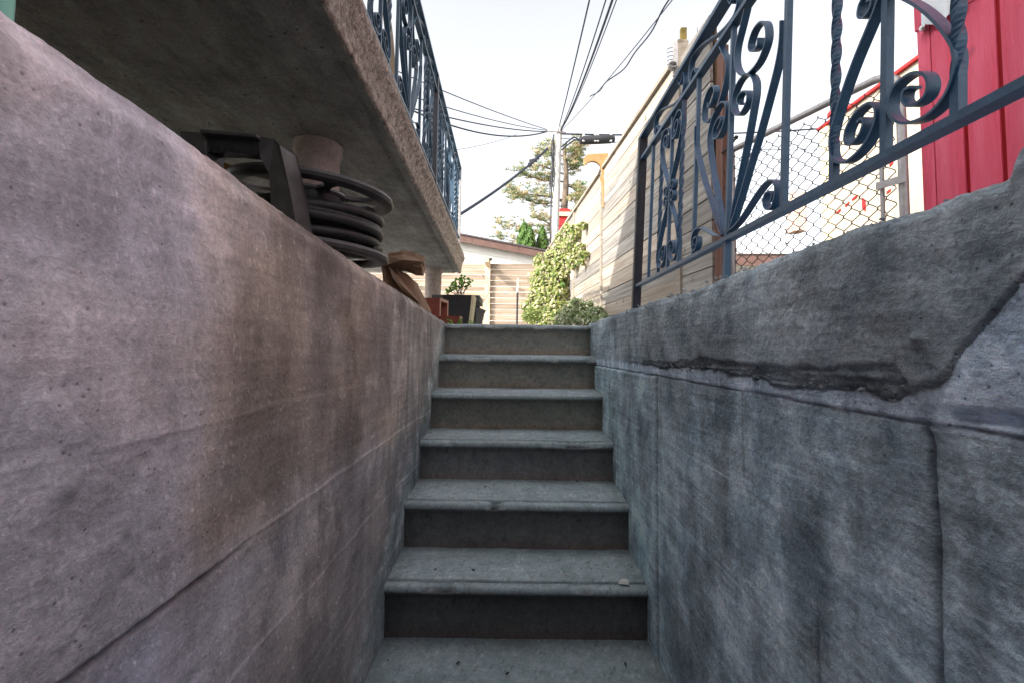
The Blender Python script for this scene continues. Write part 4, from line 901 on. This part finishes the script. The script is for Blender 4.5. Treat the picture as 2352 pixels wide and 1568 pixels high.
# ------------------------------------------------------------------ back fence
bf = empty('back_fence', (-2, 11, G), 'horizontal cedar board fence with a capped post across the back of the yard', 'fence')
YB = 11.0; ptx = at(1119.5, 700, YB).x
posts = [ptx-4.8, ptx-2.4, ptx]
xb = [ptx-6.5]+posts+[fx(YB)-.02]
zs0 = at(1150, 744, YB).z
rb = random.Random(9)
ztopb = at(1150, 606, YB).z; nb = int(round((ztopb-(G-.1))/.140))
for i in range(len(xb)-1):
    for k in range(nb):
        z1 = ztopb-k*.140; o1 = rb.uniform(0, .006); b = MB()
        b.box(((xb[i]+xb[i+1])/2, YB+o1, z1-.07), (xb[i+1]-xb[i]-.004, .02, .140-rb.uniform(.006, .013))); b.obj('board', M['backcedar'], bf)
for x in posts:
    b = MB(); b.box((x, YB-.055, (ztopb+.08+G)/2), (.125, .09, ztopb+.08-G)); b.obj('post', M['pinepost'], bf, bevel=.004)
    b = MB(); b.box((x, YB-.36, ztopb-.02), (.10, .52, .13)); b.obj('beam', M['pinepost'], bf)
    b = MB(); b.box((x, YB-.055, ztopb+.09), (.20, .16, .025)); b.box((x, YB-.055, ztopb+.065), (.15, .12, .03)); b.obj('post_cap', M['dark'], bf)
# garden stake with a wire ring hook
gs = empty('garden_stake', tuple(at(1189, 744, 9.6)), 'thin metal garden stake with a wire ring and a pale top by the back fence', 'garden stake')
b = MB(); b.tube([at(1187, 760, 9.6), at(1188.5, 672, 9.6)], .022, 7); b.obj('pole', M['dark'], gs)
b = MB(); b.hexa([at(1185, 672, 9.58), at(1190, 672, 9.58), at(1190, 672, 9.62), at(1185, 672, 9.62), at(1188, 640, 9.58), at(1191, 638, 9.58), at(1191, 638, 9.62), at(1188, 640, 9.62)]); b.obj('wood_top', M['pole'], gs)
b = MB(); c = at(1172, 673, 9.5); b.tube([c+Vector((.14*math.cos(a), .14*math.sin(a)*.8, .012*math.sin(2*a))) for a in [2*math.pi*i/24 for i in range(25)]], .008, 6); b.obj('ring', M['galv'], gs)
# dark hook and line on the fence post
b = MB(); b.tube(crom([at(1122, 640, 10.85), at(1108, 633, 10.8), at(1116, 645, 10.8), at(1124, 668, 10.8), at(1113, 690, 10.85)], 5), .006, 5); o = b.obj('hanging_cord', M['cable']); props(o, 'loose dark cord hanging from the back fence post', 'cord')

# ------------------------------------------------------------------ garage behind the fence
ga = empty('garage', (-.8, 13, G), 'white garage gable with brown metal fascia behind the back fence', 'garage')
YG = 13.0; e1, e2 = at(1262, 580, YG), at(1060, 541, YG); sl = (e2.z-e1.z)/(e2.x-e1.x)
def rz(x): return e1.z+sl*(x-e1.x)
xl = -4.6
b = MB(); b.add([(xl, YG+.32, 0), (e1.x-.35, YG+.32, 0), (e1.x-.35, YG+.32, rz(e1.x-.35)-.10), (xl, YG+.32, rz(xl)-.10)], [(0, 1, 2, 3)]); b.add([(e1.x-.35, YG+.32, 0), (e1.x-.35, YG+2.2, 0), (e1.x-.35, YG+2.2, rz(e1.x-.35)-.10), (e1.x-.35, YG+.32, rz(e1.x-.35)-.10)], [(0, 1, 2, 3)]); b.obj('wall', M['white'], ga)
xs = [xl, -2.6, -1.25, .1, e1.x]
for a, c in zip(xs[:-1], xs[1:]):
    b = MB(); b.hexa([(a, YG, rz(a)-.19), (c-.008, YG, rz(c)-.19), (c-.008, YG+.02, rz(c)-.19), (a, YG+.02, rz(a)-.19), (a, YG, rz(a)), (c-.008, YG, rz(c)), (c-.008, YG+.02, rz(c)), (a, YG+.02, rz(a))]); b.obj('fascia_board', M['fasciab'], ga)
x = xl
while x < e1.x-.4:
    c = min(x+.52, e1.x-.36); b = MB(); b.hexa([(x, YG+.29, rz(x)-.36), (c-.008, YG+.29, rz(c)-.36), (c-.008, YG+.31, rz(c)-.36), (x, YG+.31, rz(x)-.36), (x, YG+.29, rz(x)-.12), (c-.008, YG+.29, rz(c)-.12), (c-.008, YG+.31, rz(c)-.12), (x, YG+.31, rz(x)-.12)]); b.obj('frieze_panel', M['white'], ga); x += .52
b = MB(); b.hexa([(xl, YG-.03, rz(xl)+.003), (e1.x+.03, YG-.03, rz(e1.x)+.003), (e1.x+.03, YG+2.4, rz(e1.x)+.003), (xl, YG+2.4, rz(xl)+.003), (xl, YG-.03, rz(xl)+.05), (e1.x+.03, YG-.03, rz(e1.x)+.05), (e1.x+.03, YG+2.4, rz(e1.x)+.05), (xl, YG+2.4, rz(xl)+.05)]); b.obj('roof', M['roof'], ga)

# ------------------------------------------------------------------ utility pole and cables
YP = 12.4
up_ = empty('utility_pole', tuple(at(1266, 590, YP)), 'weathered grey wooden utility pole with climbing rungs behind the vine', 'utility pole')
PB, PT = at(1264, 800, YP), at(1284.5, 288, YP)
b = MB(); b.tube([PB.lerp(PT, t) for t in (0, .25, .5, .75, .97, 1)], [.125, .117, .106, .095, .084, .06], 16); b.obj('pole', M['pole'], up_, smooth=True)
for x, y, s_ in ((1266, 410, -1), (1296, 478, 1), (1258, 556, -1), (1291, 523, 1), (1258, 632, -1), (1262, 478, -1)):
    c = PB.lerp(PT, (800-y)/(800-288)); b = MB(); b.tube([c+Vector((s_*.06, -.02, 0)), c+Vector((s_*.27, -.02, .01)), c+Vector((s_*.27, -.02, .04))], .014, 6); b.obj('rung', M['dark'], up_)
b = MB()
for i in range(14):
    t0_ = .76+.2*RND.random(); a = PB.lerp(PT, t0_)+Vector((-.14-.06*RND.random(), -.08, 0)); b.tube([a, a+Vector((RND.uniform(-.06, .06), 0, -.25)), a+Vector((RND.uniform(-.05, .05), 0, -.5-.4*RND.random()))], .010, 5)
b.tube([PB.lerp(PT, .45)+Vector((-.12, -.06, 0)), PB.lerp(PT, .7)+Vector((-.15, -.08, 0)), PB.lerp(PT, .95)+Vector((-.15, -.08, 0))], .022, 6)
b.obj('wire_bundle', M['dark'], up_)
b = MB(); b.bar(at(1256, 300, YP-.1), at(1300, 303, YP-.1), .05, .05, (0, 0, 1)); b.obj('bracket', M['galv'], up_)
def cable(p, q, r, sag, label, n=28, wig=0):
    P = []
    for i in range(n+1):
        t = i/n; c = Vector(p).lerp(Vector(q), t); c.z -= 4*sag*t*(1-t); c.x += wig*math.sin(t*17)*math.sin(t*5); P.append(c)
    b = MB(); b.tube(P, r, 6); o = b.obj('overhead_cable', M['cable'], None, smooth=True); return props(o, label, 'cable', 'overhead cables from the pole')
def ext(px1, px2, k): return (px1[0]+(px2[0]-px1[0])*k, px1[1]+(px2[1]-px1[1])*k)
top = (1284, 296)
for (x1, y1, r, lab, dx, sag) in ((1353, 0, .012, 'leftmost dark cable rising from the pole over the stairs', -2, .05), (1388, 0, .010, 'thin cable second from the left rising from the pole', 3, .15), (1402, 0, .017, 'thick cable in the middle of the bundle rising from the pole', 4, .18), (1411, 0, .008, 'thin cable right of the thick one rising from the pole', 5, .18), (1538, 0, .008, 'straight thin cable slanting to the upper right from the pole', 6, .1)):
    e = ext((top[0]+dx, top[1]), (x1, y1), 1.35); cable(at(top[0]+dx, top[1]+4, YP-.1), at(e[0], e[1], 5.0), r, sag, lab)
cable(at(1355, 222, 9.0), at(1600, -90, 4.8), .011, .22, 'loose wavy cable hanging beside the straight one at the upper right', 40, .05)
for (x1, y1, y0, r, sag, lab, Y) in ((1016, 203, 298, .010, .06, 'topmost thin cable running left from the pole', 8.5), (1016, 235, 300, .010, .10, 'second thin cable running left from the pole', 8.5), (1016, 250, 303, .017, .35, 'thick sagging cable running left from the pole', 8.5), (1016, 256, 303, .014, .12, 'lowest dark cable running left from the pole to the porch', 8.5)):
    s0 = (1256, y0); e = ext(s0, (x1, y1), 1.6); cable(at(*s0, YP-.1), at(*e, Y-1.5), r, sag, lab)
cable(at(1190, 308, 11.5), at(960, 352, 8), .005, .1, 'faint thin line low across the sky beside the porch railing')
cable(at(1258, 342, YP-.1), at(985, 535, 7.4), .030, .12, 'thick twin drop cable slanting down left behind the railing')
b = MB()
for i in range(7):
    c = at(1240-i*4.2, 358+i*3.4, YP-.4-i*.12); b.box(c, (.06+.02*(i % 2), .06, .07+.05*(i % 3)))
o = b.obj('cable_clamp', M['dark']); props(o, 'cluster of dark clamps on the twin drop cable left of the pole', 'cable clamp')
cable(at(1290, 308, YP), at(1900, 295, 12.8), .022, .10, 'dark cable running right from the pole above the splice box')
cable(at(1290, 318, YP), at(1900, 345, 12.8), .010, .10, 'thin cable running right from the pole below the splice box')
sp = empty('splice_box', tuple(at(1370, 320, YP)), 'long black cable splice enclosure hanging beside the pole', 'splice box')
b = MB(); a_, c_ = at(1331, 323, YP), at(1412, 320, YP); ps = [a_.lerp(c_, t) for t in (0, .02, .09, .1, .5, .9, .92, .98, 1)]; b.tube(ps, [.07, .10, .10, .115, .12, .115, .10, .10, .07], 14); b.obj('body', M['dark'], sp, smooth=True)
for x in (1340, 1367, 1373, 1403):
    b = MB(); b.bar(at(x, 309, YP), at(x, 326, YP-.1), .06, .03); b.obj('hanger', M['galv'], sp)
b = MB(); b.tube(crom([at(1290, 338, YP), at(1305, 325, YP), at(1318, 316, YP), at(1331, 322, YP)], 5), .02, 6); b.tube(crom([at(1290, 345, YP), at(1308, 330, YP), at(1322, 322, YP), at(1331, 324, YP)], 5), .02, 6); b.obj('lead_wire', M['cable'], sp)

# ------------------------------------------------------------------ vegetation
def blob_leaves(b, st, centers, n, size, light=.5, outward=True, flat=.0):
    tot = sum(r[1]**2 for r in centers)
    for c, r, sc in centers:
        for k in range(int(n*r*r/tot)):
            d = rv(); d = d.normalized()*(d.length**.45); d = Vector((d.x*sc[0], d.y*sc[1], d.z*sc[2]))
            pos = Vector(c)+d*r*(1+.25*(RND.random()-.5)+(.45*RND.random() if RND.random() < .12 else 0))
            nr = (d.normalized()+rv()*.9+Vector((-.25, -.35, .45)))
            L = size*RND.choice((.55, .8, 1, 1.2, 1.5))*RND.uniform(.85, 1.15); leafmesh(b, pos, nr, rv()+Vector((0, 0, -.8)), L, L*RND.uniform(.5, .8), min(1, max(0, RND.gauss(light, .3))), st)
vn = empty('climbing_vine', tuple(at(1262, 744, 7)), 'big sunlit climbing vine with pale and yellow-green leaves on the cedar fence', 'vine')
vc = []
for (x, y, Y, rp) in ((1340, 520, 7.6, 9), (1338, 600, 7.0, 10), (1345, 585, 7, 8), (1205, 700, 7.2, 9), (1208, 728, 7, 10), (1228, 655, 7.3, 10), (1322, 535, 7.6, 17), (1305, 528, 7.6, 14), (1290, 552, 7.5, 17), (1312, 562, 7.3, 20), (1333, 575, 7.0, 15), (1283, 585, 7.4, 22), (1262, 598, 7.5, 20), (1240, 600, 7.6, 16), (1295, 606, 7.3, 24), (1318, 600, 7.1, 18), (1258, 630, 7.4, 27), (1284, 642, 7.2, 24), (1238, 640, 7.5, 20), (1252, 668, 7.3, 27), (1280, 675, 7.1, 24), (1232, 684, 7.3, 19), (1250, 705, 7.1, 25), (1275, 712, 7.0, 26), (1222, 712, 7.1, 14), (1237, 733, 7.0, 24), (1265, 738, 6.9, 25)):
    Y = min(Y, 1.38/((x-1181)/1045+.073)*.97-rp*Y/1045*.7); vc.append((at(x, y, Y), rp*Y/1045*1.08, (1, 1.1, 1)))
foliage('foliage', M['vine'], lambda b, st: blob_leaves(b, st, vc, 9500, .052, .50), vn, 'stuff')
b = MB()
for i in range(7):
    q = at(1262+RND.uniform(-22, 30), 560+RND.uniform(-10, 90), 7.4); b.tube(crom([at(1265+RND.uniform(-20, 20), 765, 7.2), at(1268+RND.uniform(-25, 25), 690, 7.3), at(1272+RND.uniform(-20, 25), 630, 7.35), q], 5), .012, 6)
b.obj('stem', M['bark'], vn)
sb = empty('shrub', tuple(at(1338, 742, 5.2)), 'rounded small-leaved shrub at the foot of the cedar fence', 'shrub')
sc_ = [(at(x, y, Y), rp*Y/1045, (1, 1, .9)) for (x, y, Y, rp) in ((1325, 706, 5.2, 22), (1345, 712, 5.2, 20), (1305, 722, 5.1, 22), (1365, 716, 5.1, 17), (1386, 728, 5.0, 13), (1378, 712, 5.0, 8), (1345, 738, 5.0, 26), (1296, 740, 5.0, 22), (1376, 742, 4.9, 20), (1318, 692, 5.1, 8), (1355, 697, 5.1, 8))]
foliage('foliage', M['shrub'], lambda b, st: blob_leaves(b, st, sc_, 6500, .024, .55), sb, 'stuff')
b = MB()
for i in range(9): b.tube([at(1338, 775, 5.1), at(1338+RND.uniform(-35, 35), 725, 5.1)], .005, 5)
b.obj('stem', M['bark'], sb)
# low leafy perennial left of the vine
pr = empty('leafy_plant', tuple(at(1215, 742, 6.4)), 'low plant with narrow drooping leaves in front of the vine', 'plant')
def g_p(b, st):
    for k in range(150):
        c = at(1216+RND.uniform(-14, 22), 728+RND.uniform(-18, 12), 6.4+RND.uniform(-.15, .15)); leafmesh(b, c, Vector((RND.uniform(-.5, .5), -.5, 1)), Vector((RND.uniform(-1, 1), RND.uniform(-.4, .1), -.35)), RND.uniform(.07, .12), .025, RND.random()*.5, st)
foliage('foliage', M['vine'], g_p, pr, 'stuff')
b = MB()
for k in range(5): b.tube([at(1216+k*3, 765, 6.4), at(1208+k*7, 728, 6.4)], .004, 5)
b.obj('stem', M['bark'], pr)
# arborvitae
for (x, y0, wpx, h, Y, lab) in ((1204, 511, 17, 75, 17.5, 'left column-shaped bright green arborvitae behind the garage roof'), (1217, 520, 15, 70, 17.2, 'shorter column-shaped arborvitae leaning on the left one behind the roof'), (1246, 521, 14, 75, 17.5, 'slim arborvitae just left of the utility pole')):
    t = empty('arborvitae', tuple(at(x, y0+h, Y)), lab, 'tree', 'arborvitae behind the garage')
    k = Y/1045; base = at(x, y0+h+90, Y); tp = at(x, y0, Y); 
    def g_a(b, st):
        for i in range(2600):
            f_ = RND.random(); hh = 1-f_; rad = wpx*k*(min(1, (f_*4.2)**.6))*(1-.1*f_)
            a = RND.random()*6.283; rr = rad*(1-.35*RND.random()**2)*(1+.12*math.sin(a*5+f_*30)); c = tp.lerp(base, f_)+Vector((rr*math.cos(a), rr*math.sin(a), 0))
            leafmesh(b, c, Vector((math.cos(a), math.sin(a), .3))+rv()*.5, Vector((0, 0, 1))+rv()*.4, RND.uniform(.10, .20), RND.uniform(.04, .08), RND.random(), st)
    foliage('foliage', M['cedarleaf'], g_a, t, 'stuff')
    b = MB(); b.tube([base, tp], [.08, .02], 7); b.obj('trunk', M['bark'], t)
# pine
YT = 22.0
pt = empty('pine_tree', tuple(at(1290, 700, YT)), 'tall open pine with browning needles behind the utility pole', 'tree')
trunk = crom([at(1288, 800, YT), at(1290, 640, YT), at(1293, 520, YT), at(1299, 440, YT), at(1300, 390, YT), at(1296, 345, YT), at(1302, 325, YT)], 5)
b = MB(); b.tube(trunk, [.22*(1-i/len(trunk))+.04 for i in range(len(trunk))], 9); b.obj('trunk', M['bark'], pt, smooth=True)
brs = [((1296, 418), (1240, 412), (1190, 398), 1), ((1298, 460), (1235, 468), (1172, 440), 1), ((1294, 460), (1230, 448), (1165, 446), .8), ((1293, 530), (1235, 535), (1150, 507), 1), ((1292, 545), (1220, 560), (1140, 545), .8), ((1300, 425), (1330, 440), (1342, 452), 1), ((1299, 455), (1330, 462), (1352, 480), 1), ((1294, 500), (1330, 495), (1346, 490), 1), ((1300, 395), (1322, 380), (1330, 365), 1), ((1299, 370), (1320, 350), (1332, 340), .9), ((1297, 360), (1262, 350), (1245, 345), .7), ((1294, 400), (1255, 385), (1235, 378), .4), ((1293, 480), (1325, 515), (1338, 520), .9), ((1295, 545), (1262, 515), (1230, 500), .7), ((1290, 590), (1240, 590), (1180, 575), .8)]
b = MB(); tufts = []
for (p0, p1, p2, dn) in brs:
    dY = RND.uniform(-1.2, .6); c = crom([at(*p0, YT), at(*p1, YT+dY*.5), at(*p2, YT+dY)], 7)
    b.tube(c, [.05*(1-.85*i/len(c)) for i in range(len(c))], 6)
    for i in range(4, len(c)):
        for j in range(int(6*dn)):
            tufts.append((c[i]+Vector((RND.gauss(0, .20), RND.gauss(0, .3), RND.gauss(.05, .16))), i/len(c)))
b.obj('branch', M['bark'], pt, smooth=True)
def g_pine(b, st):
    for c, f_ in tufts:
        tn = min(1, max(0, RND.gauss(.45, .3)))
        for j in range(15):
            d = rv().normalized(); d.z = abs(d.z)*.7+.1
            leafmesh(b, c+d*.12, d.orthogonal()+rv()*.5, d, .30, .030, min(1, max(0, tn+RND.gauss(0, .12))), st)
foliage('needles', M['pine'], g_pine, pt, 'stuff')

# ------------------------------------------------------------------ red chimney shed beyond, neighbour house, sunlit building
rt = empty('red_tower', tuple(at(1290, 560, 16)), 'small red boarded tower with white corner strips behind the utility pole', 'building')
def bx(b, x0, y0, x1, y1, Y, dY, mi=0):
    a, c = at(x0, y1, Y), at(x1, y0, Y); b.box(((a.x+c.x)/2, Y+dY/2, (a.z+c.z)/2), (abs(c.x-a.x), dY, abs(c.z-a.z)), mi)
b = MB(); bx(b, 1274, 492, 1307, 600, 16, .8); b.obj('wall', M['redtrim'], rt)
b = MB(); bx(b, 1272, 487, 1310, 496, 15.92, .95); b.obj('trim', M['pinepost'], rt)
b = MB(); bx(b, 1272, 480, 1309, 487, 15.95, .9); b.obj('cap', M['redtrim'], rt)
for x in (1275, 1303):
    b = MB(); bx(b, x, 498, x+2, 600, 15.96, .05); b.obj('corner_strip', M['white'], rt)
b = MB(); bx(b, 1272, 546, 1283, 552, 15.9, .1); b.obj('ledge', M['white'], rt)

nh = empty('neighbour_house', tuple(at(1760, 640, 14)), 'low neighbouring house with a pale grey roof and brick chimney seen through the wire gate', 'house')
e1_, e2_ = at(1610, 583, 14), at(1900, 583, 14)
b = MB(); b.add([e1_, e2_, e2_+Vector((0, 4, 1.15)), e1_+Vector((0, 4, 1.15))], [(0, 1, 2, 3)]); b.add([e1_+Vector((0, .0, -.03)), e2_+Vector((0, 0, -.03)), e2_+Vector((0, 4, 1.12)), e1_+Vector((0, 4, 1.12))], [(3, 2, 1, 0)]); b.obj('roof', M['roofgrey'], nh)
b = MB(); bx(b, 1610, 586, 1900, 609, 14.03, .05); b.obj('fascia_board', M['fasciab'], nh)
b = MB(); bx(b, 1612, 612, 1898, 790, 14.5, .2); b.obj('wall', M['white'], nh)
b = MB(); bx(b, 1826, 440, 1852, 530, 16.2, .5); b.obj('chimney', M['chimney'], nh)
b = MB(); c = at(1800, 548, 15.2); b.loft([[c+Vector((r*math.cos(a), r*math.sin(a), z)) for a in [2*math.pi*i/10 for i in range(10)]] for r, z in ((.16, -.2), (.12, .1), (.11, .35), (.02, .5))]); b.obj('roof_vent', M['galv'], nh)

sbld = empty('pale_building', (4, 4.8, G), 'sunlit cream building with red eave and yellow corner post behind the gate', 'building')
XW = 4.0
a, c = on(2100, 140, 0, XW), on(1888, 300, 0, XW)
y0, y1 = 3.4, c.y; ze = a.z*.5+c.z*.5
b = MB(); b.box((XW+.75, (y0+y1)/2, ze/2), (1.5, y1-y0, ze-.02)); b.obj('wall', M['beige'], sbld)
b = MB(); b.box((XW-.01, (y0+y1)/2, ze+.01), (.06, y1-y0+.1, .03)); b.obj('eave', M['redtrim'], sbld)
b = MB(); b.box((XW-.01, y1-.07, ze/2), (.05, .14, ze-.06)); b.obj('corner_post', M['cream'], sbld)
for (x, y, w, h, sh_) in ((1938, 232, 14, 20, 8), (1948, 214, 14, 10, 7), (1905, 262, 12, 12, 5), (1962, 455, 12, 5, 4), (1945, 470, 9, 5, 4), (1925, 486, 10, 5, 4), (1983, 470, 7, 26, -9), (2040, 440, 8, 5, 3), (2046, 372, 7, 16, 4)):
    q = on(x, y, 0, XW-.012); k_ = q.y/1045; b = MB(); cs = [(-w/2, -h/2-sh_/2), (w/2, -h/2+sh_/2), (w/2, h/2+sh_/2), (-w/2, h/2-sh_/2)]
    b.hexa([q+Vector((0, -u_*k_*1.3, v_*k_)) for u_, v_ in cs]+[q+Vector((.015, -u_*k_*1.3, v_*k_)) for u_, v_ in cs]); b.obj('red_plate', M['redtrim'], sbld)

# ------------------------------------------------------------------ small things
p = at(6, 20, .62); b = MB(); b.tube([(p.x, .62, G), (p.x, .62, .99)], .012, 12); o = b.obj('drain_pipe', M['mint'], None, smooth=True); props(o, 'mint green pipe standing behind the left wall under the porch slab', 'pipe')
b = MB(); P = [MpL(-2.45, 1.18)+Vector((-.16, .0, 0)), MpL(-2.5, 1.4)+Vector((-.13, 0, 0)), MpL(-2.5, 1.7)+Vector((-.13, 0, 0)), MpL(-2.4, 2.0)+Vector((-.17, 0, 0)), MpL(-2.2, 2.2)+Vector((-.24, 0, 0))]
b.tube(crom(P, 6), .022, 8); o = b.obj('bent_pole', M['pinepost'], None, smooth=True); props(o, 'bent tan wooden pole on the porch behind the left iron railing', 'pole')
rl = random.Random(21)
for i, (x, y, k, lab) in enumerate([(1000, 1308, 1, 'dark dead leaf scrap left of centre on the second lowest tread'), (1087, 1309, 1, 'dark curled leaf scrap near the middle of the second lowest tread'), (1437, 1525, 0, 'brown leaf at the right end of the bottom tread'), (1052, 1522, 0, 'dark twig scrap at the left of the bottom tread'), (1165, 1547, 0, 'leaf scrap near the lower centre of the bottom tread'), (1115, 1118, 2, 'dark speck of leaf at the back of the third tread'), (1325, 1105, 2, 'scrap of bark at the right of the third tread')]):
    q = on(x, y, 2, NZ[k]+.012); b = MB(); s_ = .0055
    a0 = rl.random()*6; vs = [q+Vector((s_*math.cos(a0+a)*r, s_*math.sin(a0+a)*r, .004*rl.random())) for a, r in ((0, 1.6), (1.1, .6), (2.2, .9), (3.2, 1.5), (4.3, .7), (5.3, .8))]
    b.add(vs+[q+Vector((0, 0, .006))], [(i_, (i_+1) % 6, 6) for i_ in range(6)]); o = b.obj('leaf_scrap', M['twigdark']); props(o, lab, 'leaf', 'leaf scraps on the steps')
q = on(1432, 1338, 2, NZ[1]+.006); b = MB(); b.add([q+Vector((-.02, -.008, .002)), q+Vector((.014, -.014, .002)), q+Vector((.022, .008, .004)), q+Vector((-.005, .014, .003)), q+Vector((-.015, -.004, .009)), q+Vector((.012, -.008, .010)), q+Vector((.016, .005, .010)), q+Vector((-.004, .009, .009))], [(0, 1, 5, 4), (1, 2, 6, 5), (2, 3, 7, 6), (3, 0, 4, 7), (4, 5, 6, 7)]); o = b.obj('mortar_chip', M['white']); props(o, 'loose pale mortar chip at the right of the second lowest tread', 'mortar chip')
